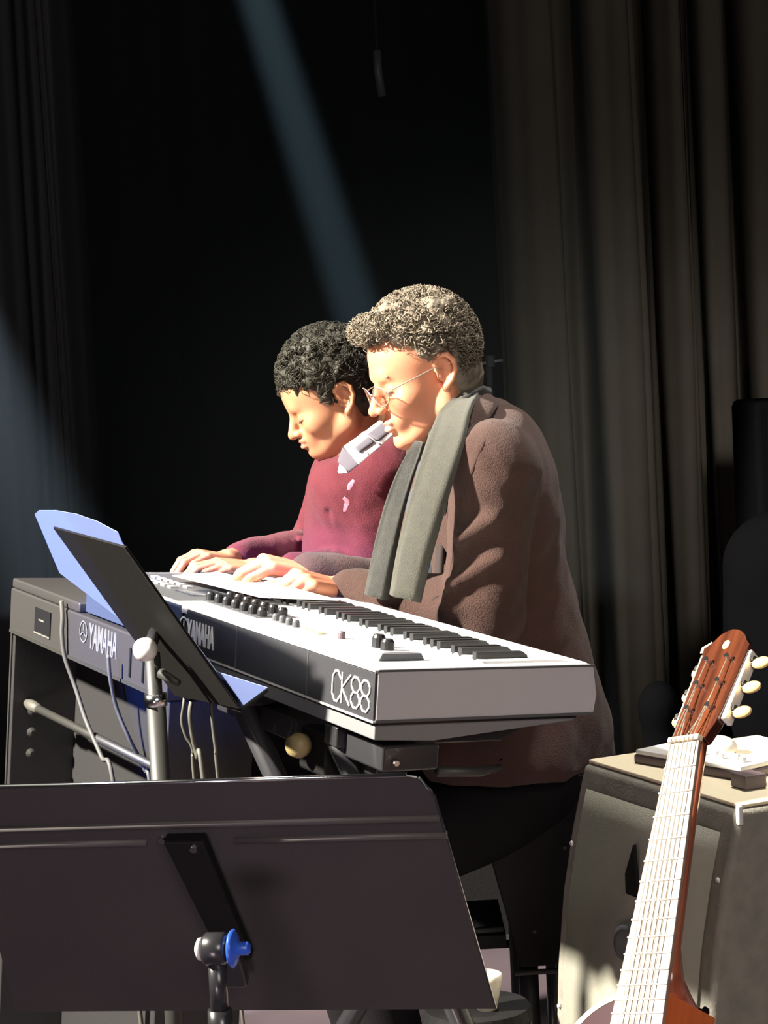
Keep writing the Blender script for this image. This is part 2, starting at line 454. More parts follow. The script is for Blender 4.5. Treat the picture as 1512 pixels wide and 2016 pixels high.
# ------------------------------------------------------------------ 88-key keyboard
KR = np.array([[0.8776, -0.4679, 0.1046], [0.4706, 0.8823, -0.0018], [-0.0914, 0.0509, 0.9945]]); Kt = np.array([-0.0181, 2.7098, 1.079])
KM = M4(np.column_stack([KR, Kt]))
def K(a, b, z=0): return KR @ np.array([a, b, z]) + Kt
L = 1.13; H = .074; W = .354
kb = thing('keyboard', 'long 88-key stage keyboard with glare painted pale on its top, on the stand in front of the players', 'keyboard', KM)
B0 = .035; KW = (L - 2 * B0) / 52; KBK, KBT, KFR = .183, .27, .325
obj('lower_body', box(.004, W - .004, .012, L - .012, -H, -.016), MT['black_plastic'], kb, bevel=.004)
obj('control_panel', box(0, KBK, .022, L - .022, -.0155, 0), MT['panel_top_glare'], kb, bevel=.003)
obj('dark_panel', box(.006, KBK - .004, .72, L - .024, .0002, .0008), MT['grey_dark'], kb)
obj('front_lip', box(KFR + .003, W, .022, L - .022, -.0155, -.002), MT['white_key'], kb, bevel=.003)
cheek = [(0, -H), (W, -H + .0), (W + .004, -H + .03), (W - .004, -.006), (W - .012, 0), (0, 0)]
for y0 in (0, L - .0215):
    obj('end_cheek', prism(cheek, y0, y0 + .0215), MT['grey_cheek'], kb, bevel=.003)
obj('cheek_top_seam', box(.0, W - .004, -.0012, 0.0, -.0045, -.0015), MT['grey_dark'], kb)
obj('cheek_foot_seam', box(.0, W, -.001, .0005, -H, -H + .004), MT['grey_dark'], kb)
chassis = prism([(.006, -H - .026), (.006, -H - .006), (W - .02, -H - .006), (W - .03, -H - .010), (.10, -H - .030)], .012, L - .03)
obj('bottom_chassis', chassis, MT['chassis_grey'], kb, bevel=.002)
obj('bottom_gap', box(.012, W - .02, .014, L - .03, -H - .007, -H), MT['black_plastic'], kb)
obj('rear_panel', box(-.003, .003, .002, .655, -H + .002, -.006), MT['rear_plastic'], kb, bevel=.001)
obj('rear_panel', box(-.003, .003, .685, L - .004, -H + .002, -.003), MT['rear_blue_lit'], kb, bevel=.001)['label'] = 'pale far half of the back panel, blue light tinted into it'
obj('rear_seam', box(-.0036, .002, .205, .208, -H + .003, -.007), MT['grey_dark'], kb)
obj('rear_seam', box(-.0036, .002, .455, .458, -H + .003, -.007), MT['grey_dark'], kb)
obj('rear_edge_trim', box(-.0045, .003, 0, .66, -H, -H + .0028), MT['device_white'], kb)
obj('rear_edge_trim', box(-.0045, .003, 0, .66, -.0045, -.0018), MT['grey_cheek'], kb)
# white keys and black keys, lowest note at the near end
wk = bpy.data.meshes.new('white_key'); bm = box(0, KFR - KBK, .0006, KW - .0008, -.015, .002); bmesh.ops.bevel(bm, geom=[e for e in bm.edges], offset=.0012, segments=1, affect='EDGES'); bm.to_mesh(wk); bm.free(); wk.materials.append(MT['white_key'])
bkm = bpy.data.meshes.new('black_key'); bm = prism([(0, -.004), (KBT - KBK, -.004), (KBT - KBK - .002, .006), (KBT - KBK - .010, .0115), (0, .0115)], -.0052, .0052); bm.to_mesh(bkm); bm.free(); bkm.materials.append(MT['black_key'])
for i in range(52):
    o = bpy.data.objects.new('white_key', wk); CO.objects.link(o); o.parent = kb; o.location = (KBK, B0 + i * KW, 0)
    if i < 51 and (i % 7) in (0, 2, 3, 5, 6):
        o = bpy.data.objects.new('black_key', bkm); CO.objects.link(o); o.parent = kb; o.location = (KBK, B0 + (i + 1) * KW, 0)
# controls
def kknob(a, b, r, h, m, name='knob'):
    bm = bmesh.new(); tube(bm, [(a, b, 0), (a, b, h * .75), (a, b, h)], [r, r * .95, r * .7], 14); return obj(name, bm, MT[m], kb, smooth=False)
rs = random.Random(4)
obj('control_strip', box(.050, .118, .50, .74, 0, .0012), MT['grey_dark'], kb)
for i in range(7):
    for j in range(2): kknob(.066 + .036 * j, .515 + i * .034, .0085, .015, 'black_plastic')
for i in range(4): kknob(.07, .40 + i * .024, .006, .011, 'grey_dark')
for i in range(3):
    bm = box(.068, .080, .32 + i * .022, .332 + i * .022, 0, .004); obj('button', bm, MT['cream'], kb)
kknob(.085, .275, .006, .011, 'device_dark'); kknob(.100, .187, .0105, .019, 'black_plastic'); kknob(.100, .160, .0105, .016, 'black_plastic')
bm = bmesh.new()
pts = [(math.cos(t) * .036, math.sin(t) * .020) for t in [math.pi * k / 14 for k in range(15)]]
vb = [bm.verts.new((.070 + x, .062 + y, .0)) for x, y in pts]; vt = [bm.verts.new((.070 + x * .85, .062 + y * .8, .010)) for x, y in pts]
bm.faces.new(vb); bm.faces.new(vt[::-1])
for i in range(len(pts)): j = (i + 1) % len(pts); bm.faces.new((vb[i], vb[j], vt[j], vt[i]))
obj('pitch_lever', bm, MT['grey_dark'], kb)
obj('display', box(.055, .12, .77, .85, .001, .0022), MT['lcd'], kb)
for i in range(12): obj('button', box(.06 + .03 * (i % 2), .072 + .03 * (i % 2), .88 + .03 * (i // 2), .898 + .03 * (i // 2), 0, .004), MT['device_white'], kb)
# the lettering on the back: outlined rounded figures C K 8 8
def stroke_logo(name, strokes, M, r, m, parent):
    bm = bmesh.new()
    for s in strokes:
        for p, q in zip(s, s[1:]):
            p3 = Vector((p[0], p[1], 0)); q3 = Vector((q[0], q[1], 0)); d = (q3 - p3); d.normalize(); n = Vector((-d.y, d.x, 0)) * r
            p3 = p3 - d * r * .6; q3 = q3 + d * r * .6
            v = [bm.verts.new(M @ (x + Vector((0, 0, z)))) for z in (0, .0012) for x in (p3 - n, q3 - n, q3 + n, p3 + n)]
            for f in ((0, 3, 2, 1), (4, 5, 6, 7), (0, 1, 5, 4), (1, 2, 6, 5), (2, 3, 7, 6), (3, 0, 4, 7)): bm.faces.new([v[i] for i in f])
    return obj(name, bm, MT[m], parent)
def rrect(x0, x1, y0, y1, c): return [(x0 + c, y0), (x1 - c, y0), (x1, y0 + c), (x1, y1 - c), (x1 - c, y1), (x0 + c, y1), (x0, y1 - c), (x0, y0 + c), (x0 + c, y0)]
LW, LH = .028, .040
def LM(b, z): return Matrix(((0, 0, -1, -.0035), (-1, 0, 0, b), (0, 1, 0, z), (0, 0, 0, 1)))
S = []
w, h, g = .0245, .042, .0042
S.append([(w, h - .009), (w - .008, h), (.008, h), (0, h - .009), (0, .009), (.008, 0), (w - .008, 0), (w, .009)])
x = w + g; S += [[(x, 0), (x, h)], [(x, h * .5), (x + w, h)], [(x, h * .5), (x + w, 0)]]
for q in (2, 3):
    x = q * (w + g); S += [rrect(x, x + w, h * .5, h, .007), rrect(x, x + w, 0, h * .5, .007)]
stroke_logo('lettering', S, LM(.124, -.062), .0013, 'white_ink', kb)['label'] = 'white outlined letters and figures'
def tuning_emblem(M, r, m, parent):
    bm = bmesh.new()
    a = [(math.cos(2 * math.pi * k / 24), math.sin(2 * math.pi * k / 24)) for k in range(24)]
    o0 = [bm.verts.new(M @ Vector((x * r, y * r, .001))) for x, y in a]; i0 = [bm.verts.new(M @ Vector((x * r * .86, y * r * .86, .001))) for x, y in a]
    for k in range(24): j = (k + 1) % 24; bm.faces.new((o0[k], o0[j], i0[j], i0[k]))
    for ang in (90, 210, 330):
        t = math.radians(ang); d = Vector((math.cos(t), math.sin(t), 0)); n = Vector((-d.y, d.x, 0)) * r * .08
        bm.faces.new([bm.verts.new(M @ (p + Vector((0, 0, .0012)))) for p in (d * r * .1 - n, d * r * .75 - n, d * r * .75 + n, d * r * .1 + n)])
    return obj('emblem', bm, MT[m], parent)
tuning_emblem(LM(.662, -.040), .022, 'white_ink', kb)
text('lettering', 'YAMAHA', .050, LM(.595, -.040), MT['white_ink'], kb, bold=.0012, sx=.52)['label'] = 'crisp white lettering'

# ------------------------------------------------------------------ digital piano under and beyond it
pn = thing('digital_piano', 'dark grey digital piano with worn pale lettering at the far left, under the long keyboard', 'piano', KM)
PZ = -.112
obj('piano_body', box(-.014, .20, .70, 1.53, -.165, -.0765), MT['piano_black'], pn, bevel=.004)
obj('top_cover', box(-.012, .20, 1.137, 1.528, -.0763, -.057), MT['piano_black'], pn, bevel=.004)
obj('back_rail', box(-.017, -.0142, .71, 1.52, -.165, -.159), MT['steel_grey'], pn)
obj('side_panel', box(-.008, .15, .70, .72, -1.10, -.1655), MT['board_black'], pn, bevel=.003)
obj('side_panel', box(-.008, .15, 1.51, 1.53, -1.16, -.1655), MT['board_black'], pn, bevel=.003)
obj('back_board', box(.125, .14, 1.06, 1.509, -1.10, -.166), MT['board_black'], pn)
obj('edge_strip', box(-.011, -.0085, 1.52, 1.528, -1.10, -.166), MT['steel_grey'], pn)
o = obj('cross_bar', tb([(.02, .722, -.297), (.02, 1.30, -.305), (.02, 1.46, -.307)], .008, 12), MT['steel_grey'], pn, smooth=True)
obj('bar_end_cap', lathe([(0, .010), (.04, .012), (.07, .008)], (.02, 1.43, -.307), (0, 1, 0), 12), MT['cable_grey'], o, smooth=True)
for k in range(3):
    obj('bolt', lathe([(0, .010), (.006, .010), (.010, .004)], (.035, 1.5095, -.325 - .043 * k), (0, -1, 0), 12), MT['steel_grey'], pn)
tuning_emblem(LM(1.100, -.105) @ Matrix.Translation((0, 0, .011)), .020, 'grey_ink', pn)
text('lettering', 'YAMAHA', .062, LM(1.000, -.110) @ Matrix.Translation((0, 0, .011)), MT['grey_ink'], pn, bold=.0016, sx=.55)['label'] = 'worn pale lettering'
jp = obj('jack_panel', box(-.0165, -.0141, 1.28, 1.37, -.145, -.095), MT['black_plastic'], pn)
obj('label_line', box(-.0172, -.0162, 1.28, 1.37, -.145, -.142), MT['grey_ink'], jp); obj('label_line', box(-.0172, -.0162, 1.315, 1.345, -.118, -.115), MT['grey_ink'], jp)
for q in (.86, .80): obj('socket_strip', box(-.0165, -.0141, q, q + .006, -.15, -.10), MT['black_plastic'], pn)

def cable(pts, r, label):
    bm = bmesh.new(); P = [at(*p) for p in pts]; e = P[-1].copy(); P.append(np.array([e[0] + .03, e[1] - .02, .25])); P.append(np.array([e[0] + .06, e[1] - .06, .012])); P.append(np.array([e[0] + .2, e[1] - .10, .008]))
    tube(bm, catmull(P, 8), r, 8); o = obj('cable', bm, MT['cable_grey'], smooth=True)
    return tag(o, label, 'cable', 'cables hanging behind the keyboards')
cable([(121, 1183, 3.76), (123, 1215, 3.75), (122, 1250, 3.745), (128, 1295, 3.74), (148, 1352, 3.73), (170, 1420, 3.7), (200, 1490, 3.65), (226, 1560, 3.6)], .0042, 'pale cable falling in a long curve from the left end of the piano')
cable([(213, 1290, 3.49), (217, 1335, 3.49), (230, 1395, 3.50), (255, 1455, 3.50), (285, 1515, 3.52), (300, 1580, 3.5)], .0036, 'pale cable hanging from the piano lettering toward the stand pole')
cable([(366, 1345, 3.22), (362, 1385, 3.2), (358, 1420, 3.2), (366, 1450, 3.2), (380, 1480, 3.2), (386, 1570, 3.2)], .0028, 'thin kinked cable just right of the stand pole')
cable([(383, 1360, 3.2), (374, 1400, 3.18), (378, 1445, 3.18), (388, 1490, 3.18), (402, 1550, 3.15)], .0038, 'thicker bright cable right of the thin kinked one')
cable([(416, 1385, 3.2), (419, 1430, 3.2), (425, 1480, 3.2), (432, 1560, 3.2)], .0028, 'faint straight cable under the blue paper corner')

# ------------------------------------------------------------------ keyboard stand
ks = thing('keyboard_stand', 'black keyboard stand with folding legs under the long keyboard', 'stand', KM)
for b in (.16, .50):
    obj('support_arm', prism([(.015, -H - .062), (.015, -H - .032), (.30, -H - .032), (.315, -H - .02), (.325, -H - .02), (.325, -H - .045), (.29, -H - .062)], b - .02, b + .02), MT['tube_black'], ks, bevel=.003)
    obj('leg', tb([(.03, b, -H - .055), (.30, b + .02, -.62), (.02, b + .02, -1.07)], .019, 12), MT['tube_black'], ks, smooth=True)
    obj('foot_bar', tb([(-.10, b + .02, -1.063 - (.05 * b)), (.34, b + .02, -1.025 - .05 * b)], .018, 12), MT['tube_black'], ks, smooth=True)
obj('cross_beam', box(.06, .11, .10, .66, -H - .10, -H - .062), MT['tube_black'], ks, bevel=.004)
obj('hinge_box', box(.02, .12, .185, .268, -H - .115, -H - .050), MT['case_black'], ks, bevel=.006)
o = obj('locking_knob', lathe([(0, .017), (.012, .019), (.024, .014)], (.012, .236, -H - .075), (-1, -.3, 0), 16), MT['knob_yellow'], ks, smooth=True); o['label'] = 'dull yellow locking knob'
obj('bracket', box(.03, .12, .03, .16, -H - .075, -H - .038), MT['tube_black'], ks, bevel=.004)
obj('bolt', lathe([(0, .006), (.006, .004)], (.05, .029, -H - .062), (0, -1, 0), 10), MT['chrome'], ks)
o = obj('clamp_lever', tb([(.13, .05, -H - .082), (.20, .05, -H - .086), (.24, .06, -H - .083)], [.008, .007, .005], 12), MT['steel_grey'], ks, smooth=True)

# ------------------------------------------------------------------ music stands
def desk_frame(R, t): return M4(np.column_stack([np.array(R), np.array(t)]))
NR = [[0.9803, 0.1615, -0.1136], [-0.1965, 0.8536, -0.4825], [0.019, 0.4953, 0.8685]]; Nt = (-0.1978, 2.1582, 0.918)
NM = desk_frame(NR, Nt)
ns = thing('music_stand', 'large black music stand nearest the camera at the bottom left, seen from behind', 'music stand', NM)
w2, h2, tp, bt = .265, .170, .955, 1.053
bm = bmesh.new()
out = [(-w2 * bt, -h2), (w2 * bt, -h2), (w2 * tp * 1.005, h2 - .022), (w2 * tp - .012, h2 - .003), (w2 * tp - .025, h2), (-w2 * tp + .025, h2), (-w2 * tp * 1.005, h2 - .022)]
obj('desk', prism(out, -.0012, .0012), MT['desk_black'], ns)
obj('desk_edge', tb([(-w2 * tp + .022, 0, h2), (w2 * tp - .022, 0, h2)], .0024, 8), MT['chrome'], ns, smooth=True)
obj('desk_edge', tb([(w2 * tp - .010, 0, h2 - .004), (w2 * tp * 1.01, 0, h2 - .03), (w2 * bt, 0, -h2)], .0016, 8), MT['tube_black'], ns, smooth=True)
for z in (.088, .112):
    for xa, xb in ((-w2 * .99, -.062), (.035, w2 * .985)) if z < .1 else ((-w2 * .975, w2 * .97),):
        obj('crease', tb([(xa, -.0008, z), (xb, -.0008, z)], .0042, 10), MT['crease_black'], ns, smooth=True)
obj('ledge', box(-w2, w2, .0, .055, -h2, -h2 + .0025), MT['desk_black'], ns)
obj('desk_bracket', prism([(-.038, .100), (.006, .100), (.024, -.075), (-.010, -.075)], -.016, -.0013), MT['case_black'], ns, bevel=.002)
for x in (-.044, -.006): obj('bolt', lathe([(0, .0050), (.004, .0040)], (x, -.0015 if x < -.04 else -.016, .092), (0, -1, 0), 12), MT['chrome'], ns)
Wl = lambda p: NM.inverted() @ Vector(p)
cl = at(424, 1868, 2.035)
obj('tilt_clamp', lathe([(0, .013), (.004, .017), (.022, .017), (.026, .013)], Wl(cl) - Vector((.013, 0, 0)), (1, 0, 0), 20), MT['tube_black'], ns, smooth=True)
obj('clamp_plate', box(-.018, .018, -.03, -.012, -.105, -.05, Matrix.Translation((-.002, 0, 0))), MT['tube_black'], ns, bevel=.004)
o = obj('tilt_knob', lathe([(0, .006), (.004, .018), (.007, .020), (.010, .016), (.013, .007), (.022, .007), (.025, .004)], Wl(cl) + Vector((.012, 0, 0)), (1, 0, 0), 24), MT['knob_blue_lit'], ns, smooth=True); o['label'] = 'tilt knob coloured with blue light'
o = obj('clamp_cap', lathe([(0, .012), (.004, .011), (.007, .005)], Wl(cl) - Vector((.014, 0, 0)), (-1, 0, 0), 16), MT['device_white'], ns, smooth=True)
pt = cl + np.array([.001, 0, -.012])
def down(p, z): return Wl((p[0], p[1], z))
obj('pole', tb([Wl(pt), down(pt, .835)], .0095, 16), MT['tube_black'], ns, smooth=True)
o = obj('collar', tb([down(pt, .837), down(pt, .815), down(pt, .805)], [.0125, .0135, .0125], 16), MT['tube_black'], ns, smooth=True)
obj('lower_tube', tb([down(pt, .806), down(pt, .10)], .0125, 16), MT['tube_black'], ns, smooth=True)
for k in range(3):
    t = 2 * math.pi * k / 3 + .4
    obj('leg', tb([down(pt, .16), Wl((pt[0] + .14 * math.cos(t), pt[1] + .14 * math.sin(t), .10)), Wl((pt[0] + .26 * math.cos(t), pt[1] + .26 * math.sin(t), .011))], .010, 10), MT['tube_black'], ns, smooth=True)

MR = [[0.3353, 0.7912, -0.5115], [-0.9409, 0.3085, -0.1397], [0.0473, 0.5281, 0.8479]]; Mt = (-0.3604, 3.0238, 1.1221)
MM = desk_frame(MR, Mt)
ms = thing('music_stand', 'narrow-looking black music stand in front of the keyboards, turned almost edge-on', 'music stand', MM)
bm = prism([(-.225, -.165), (.215, -.140), (.225, .143), (-.225, .172)], -.002, .002)
obj('desk', bm, MT['stand_desk'], ms, bevel=.001)
obj('desk_rim', tb([(.222, 0, .143), (.213, 0, -.140)], .0022, 8), MT['tube_black'], ms, smooth=True)
obj('ledge', box(-.215, .20, .0, .05, -.150, -.147), MT['case_black'], ms)
Ml = lambda p: MM.inverted() @ Vector(p)
kc = at(293, 1278, 2.96)
o = obj('tilt_knob', lathe([(0, .004), (.003, .013), (.010, .0175), (.020, .0175), (.027, .012), (.029, .003)], Ml(kc), Ml(kc + np.array([-.25, -.95, .1])) - Ml(kc), 24), MT['bright_steel'], ms, smooth=True); o['label'] = 'bright silver tilt knob'
p0 = at(300, 1285, 2.985)
obj('desk_bracket', tb([Ml(kc + np.array([0, .002, 0])), (.0, -.002, -.02)], .010, 12), MT['tube_black'], ms, smooth=True)
obj('pole', tb([Ml(p0), Ml((p0[0] + .001, p0[1], .78))], .0115, 16), MT['steel_grey'], ms, smooth=True)
obj('lower_tube', tb([Ml((p0[0] + .001, p0[1], 1.01)), Ml((p0[0] + .001, p0[1], .12))], .0145, 16), MT['steel_grey'], ms, smooth=True)
obj('collar', tb([Ml((p0[0] + .001, p0[1], 1.018)), Ml((p0[0] + .001, p0[1], 1.000))], .017, 16), MT['chrome'], ms, smooth=True)
for k in range(3):
    t = 2 * math.pi * k / 3
    obj('leg', tb([Ml((p0[0], p0[1], .20)), Ml((p0[0] + .15 * math.cos(t), p0[1] + .15 * math.sin(t), .13)), Ml((p0[0] + .27 * math.cos(t), p0[1] + .27 * math.sin(t), .012))], .010, 10), MT['tube_black'], ms, smooth=True)
obj('side_lever', tb([Ml(at(316, 1325, 2.97)), Ml(at(352, 1345, 2.95))], [.008, .005], 10), MT['steel_grey'], ms, smooth=True)
# translucent folder standing on the desk, larger than it: an arched top, one low corner
def sheet(name, pix, off, m, thick=.0008):
    n = np.array(MR)[:, 1]; o = np.array(Mt) + n * off; pts = []
    for px, py in pix:
        d = at(px, py, 1.0) - CAM; s = ((o - CAM) @ n) / (d @ n); pts.append(CAM + d * s)
    bm = bmesh.new(); a = [bm.verts.new(p) for p in pts]; b = [bm.verts.new(p + n * thick) for p in pts]
    bm.faces.new(a); bm.faces.new(b[::-1])
    for i in range(len(a)): j = (i + 1) % len(a); bm.faces.new((a[i], a[j], b[j], b[i]))
    return obj(name, bm, m)
fo = sheet('folder', [(68, 1012), (76, 1005), (110, 1005), (150, 1012), (190, 1026), (232, 1048), (240, 1068), (425, 1322), (526, 1354), (473, 1393), (330, 1290), (117, 1128)], .006, MT['folder'])
tag(fo, 'translucent bluish plastic folder leaning on the edge-on music stand', 'folder')
pp = sheet('sheet_music', [(118, 1046), (236, 1066), (432, 1330), (505, 1356), (470, 1388), (330, 1270)], .009, MT['paper']); tag(pp, 'white sheet music inside the bluish folder, its low corner poking out', 'paper')

# ------------------------------------------------------------------ loudspeaker cabinet
C0 = np.array([.301, 3.25, .830]); C1 = np.array([.484, 2.85, .830])
cy = (C0 - C1) / np.linalg.norm(C0 - C1); cx = np.cross(cy, [0, 0, 1.])      # cx: into the cabinet depth
if cx[0] < 0: cx = -cx
CM = M4(np.column_stack([cx, cy, np.cross(cx, cy), C1])); CW = float(np.linalg.norm(C0 - C1))
sp = thing('loudspeaker', 'grey-green loudspeaker cabinet with overhead light painted pale on its top, standing behind the guitar neck', 'loudspeaker', CM)
prof = [(0, 0), (-.028, -.10), (-.050, -.20), (-.066, -.32), (-.076, -.45), (-.082, -.60), (-.085, -.828), (.34, -.828), (.34, 0)]
obj('cabinet', prism(prof, 0, CW), MT['cabinet'], sp, bevel=.012, seg=3)
obj('top_panel', box(.006, .335, .008, CW - .008, .0, .006), MT['cabinet_top_lit'], sp, bevel=.002)
def front(z):
    for (a, b), (c, d) in zip(prof, prof[1:]):
        if d <= z <= b: return a + (c - a) * (b - z) / (b - d)
bm = bmesh.new(); zs = [-.035 - .035 * i for i in range(22)]; r0 = []; r1 = []
for z in zs:
    f = front(z); r0.append(bm.verts.new((f - .006, .03, z))); r1.append(bm.verts.new((f - .006, CW - .035, z)))
for i in range(len(zs) - 1): bm.faces.new((r0[i], r0[i + 1], r1[i + 1], r1[i]))
g = obj('grille', bm, MT['grille'], sp, smooth=True); so = g.modifiers.new('t', 'SOLIDIFY'); so.thickness = .002
def ringp(name, yc, zc, r, dr, dep, m):
    bm = bmesh.new(); n = 40; A = []
    for rr, dd in ((r, 0), (r - dr, 0.004), (r - dr * 1.6, .004)):
        A.append([bm.verts.new((front(max(min(zc + rr * math.sin(2 * math.pi * k / n), -.001), -.82)) - dep + dd * .2, yc + rr * math.cos(2 * math.pi * k / n), zc + rr * math.sin(2 * math.pi * k / n))) for k in range(n)])
    for a, b in zip(A, A[1:]):
        for k in range(n): bm.faces.new((a[k], a[(k + 1) % n], b[(k + 1) % n], b[k]))
    bm.faces.new(A[-1]); return obj(name, bm, m, sp, smooth=True)
o = ringp('woofer', .20, -.26, .150, .018, .0035, MT['woofer'])
o2 = obj('cone', lathe([(0, .06), (.003, .05), (.005, .02)], (front(-.26) - .0035, .20, -.26), (-1, 0, -.2), 24), MT['grey_dark'], o, smooth=True)
for (y, z) in ((CW - .014, -.125), (CW - .016, -.385), (.018, -.10)):
    obj('screw', lathe([(0, .0045), (.003, .003)], (front(z) - .001, y, z), (-1, 0, 0), 10), MT['device_white'], sp)
obj('corner_cap', box(-.005, .005, -.003, .005, -.022, .007), MT['device_white'], sp, bevel=.003)
obj('side_strip', box(-.008, .0, CW - .002, CW + .003, -.14, -.02), MT['case_black'], sp)
bm = prism([(.235, -.085), (.262, -.135), (.262, -.165), (.228, -.165)], -.006, .0, 'x'); bm.transform(Matrix.Translation((front(-.13) - .008, -.02, 0)))
o = obj('port', bm, MT['case_black'], sp)
# things on the cabinet
dm = CM @ Matrix.Translation((.098, .262, .0062)) @ Matrix.Rotation(.22, 4, 'Z')
mx = thing('mixer', 'small pale mixer with a dark base lying on the loudspeaker, behind the guitar neck', 'mixer', dm)
obj('base', box(-.03, .05, -.125, .105, 0, .014), MT['device_dark'], mx, bevel=.003)
obj('face_plate', box(-.028, .048, -.122, .102, .0142, .022), MT['device_white'], mx, bevel=.002)
for i in range(5): obj('knob', lathe([(0, .006), (.008, .005)], (.0 + .012 * (i % 2), -.10 + i * .022, .022), (0, 0, 1), 10), MT['device_white'], mx)
cm_ = CM @ Matrix.Translation((.082, .098, .0062))
o = obj('plug_box', box(-.018, .02, -.022, .018, 0, .022), MT['device_dark'], None, bevel=.003); o.matrix_world = cm_; tag(o, 'small dark plug box at the near corner of the loudspeaker top', 'box')
bm = Body().ell((0, 0, .010), (.030, .032, .020), k=.003).plane((0, 0, .001), (0, 0, -1)).mesh('round_case', .004, MT['device_white'])
bm.matrix_world = CM @ Matrix.Translation((.192, .335, .006)); tag(bm, 'low rounded grey case at the back of the loudspeaker top', 'case')

# ------------------------------------------------------------------ guitar
GN = np.array([.377, 2.60, .979]); GJ = at(1262, 1990, 2.42)
gd = (GN - GJ) / np.linalg.norm(GN - GJ)
GT = frame(gd, (-.72, -.66, .2), GN); GM = M4(GT)
gt = thing('acoustic_guitar', 'acoustic guitar with reddish headstock and bright fretboard standing at the lower right', 'guitar', GM)
def pr(pts, z0, z1): return prism(pts, z0, z1, 'z')
BO = .044
w0, w1, Lf = .0240, .046, -.48
obj('fretboard', pr([(0, w0), (0, -w0), (Lf, -w1), (Lf, w1)], 0, .006), MT['fretboard'], gt, bevel=.001)
nb = bmesh.new(); R_ = []
for x, w, d in ((.0, w0, .026), (-.12, w0 + .004, .028), (-.27, .036, .030), (-.305, .038, .050), (-.331, .039, .100)):
    R_.append([nb.verts.new((x, w * math.cos(t) * (1), -d * math.sin(t) ** .8 if 0 < t < math.pi else 0)) for t in [math.pi * k / 10 for k in range(11)]])
for a, b in zip(R_, R_[1:]):
    for k in range(10): nb.faces.new((a[k], a[k + 1], b[k + 1], b[k]))
    nb.faces.new((a[10], a[0], b[0], b[10]))
nb.faces.new(R_[0]); nb.faces.new(R_[-1][::-1])
obj('neck', nb, MT['wood_neck'], gt, smooth=True)
obj('nut', box(-.001, .006, -w0 - .001, w0 + .001, 0, .0105), MT['cream'], gt, bevel=.001)
sc_ = .65
for i in range(1, 20):
    x = -(sc_ - sc_ / 2 ** (i / 12)); 
    if x < Lf + .01: break
    w = w0 + (w1 - w0) * (x / Lf)
    obj('fret', tb([(x, -w, .0065), (x, w, .0065)], 0.0013, 6), MT['fret_wire'], gt, smooth=True)
hr = Matrix.Rotation(math.radians(15), 4, 'Y')       # headstock leans back
hd = obj('headstock', prism([(.004, -.026), (.03, -.034), (.055, -.037), (.15, -.041), (.163, -.040), (.172, -.032), (.182, -.026), (.190, -.018), (.195, -.009), (.197, .0), (.195, .009), (.190, .018), (.182, .024), (.174, .030), (.168, .041), (.163, .041), (.155, .036), (.055, .036), (.03, .033), (.004, .026)], -.0155, 0, 'z'), MT['wood_head'], gt, bevel=.0015)
hd.matrix_local = hr
obj('inlay', prism([(.168 + .008 * math.cos(t), .0055 * math.sin(t)) for t in [2 * math.pi * k / 16 for k in range(16)]], 0, .0008, 'z'), MT['pearl'], hd)
obj('edge_band', prism([(.160, .0405), (.170, .0415), (.178, .0275), (.176, .026), (.168, .037), (.160, .0365)], 0, .0008, 'z'), MT['cream'], hd)
obj('edge_band', prism([(.03, .0335), (.155, .0365), (.155, .0345), (.03, .0315)], 0, .0008, 'z'), MT['cream'], hd)
for s in (-1, 1):
    pl = obj('tuner_plate', box(.038, .155, (s * .041) - .004 if s < 0 else .032, (s * .041) + .004 if s < 0 else .037, -.020, -.0035), MT['bright_steel'], hd, bevel=.001)
    if s < 0: pl.location = (0, 0, 0)
    for k in range(3):
        x = .055 + k * .042
        ps = obj('tuning_post', lathe([(0, .0035), (.008, .003), (.010, .004)], (x, s * .017, 0), (0, 0, 1), 10), MT['chrome'], hd)
        pg = obj('tuning_peg', tb([(x, s * .037, -.010), (x, s * .050, -.011)], .0028, 8), MT['chrome'], hd, smooth=True)
        if s < 0:
            bb = Body().ell((x - .003, -.061, -.012), (.0095, .0150, .0058), k=0).mesh('peg_button', .0018, MT['pearl'])
        else:
            bb = Body().ell((x - .001, .049, -.014), (.0085, .007, .0050), k=0).mesh('peg_button', .0018, MT['pearl'])
        bb.parent = pg
        obj('gear', lathe([(0, .0055), (.004, .0055)], (x + .004, s * .0445, -.012), (0, s, 0), 10), MT['steel_grey'], pl)
# strings
for i in range(6):
    y0 = (i - 2.5) * .0070; y1 = (i - 2.5) * .0090; s = 1 if i > 2 else -1; k = [2, 1, 0, 0, 1, 2][i]; x = .055 + k * .042
    e = hr @ Vector((x, s * .017, .006))
    obj('string', tb([(Lf - .17, y1 * 1.1, .010), (0, y0, .0115), tuple(e)], .0007, 5), MT['string'], gt)
# body with a cutaway on the treble side
half = catmull([(-.375, .026, 0), (-.383, .060, 0), (-.405, .095, 0), (-.45, .128, 0), (-.52, .143, 0), (-.60, .126, 0), (-.67, .128, 0), (-.76, .178, 0), (-.85, .190, 0), (-.93, .14, 0), (-.955, .06, 0), (-.957, 0, 0)], 5)
other = catmull([(-.957, 0, 0), (-.955, -.06, 0), (-.93, -.14, 0), (-.85, -.190, 0), (-.76, -.178, 0), (-.67, -.128, 0), (-.60, -.120, 0), (-.53, -.134, 0), (-.475, -.118, 0), (-.447, -.085, 0), (-.455, -.060, 0), (-.440, -.040, 0), (-.405, -.0325, 0), (-.375, -.031, 0)], 5)
outl = [(p[0] + BO, p[1]) for p in half] + [(p[0] + BO, p[1]) for p in other[1:]]
obj('body', prism(outl, -.102, -.003, 'z'), MT['wood_orange'], gt)
inner = [(x + (-.006 if x > -.48 else .006 * (x < -.88)), y * .955) for x, y in outl]
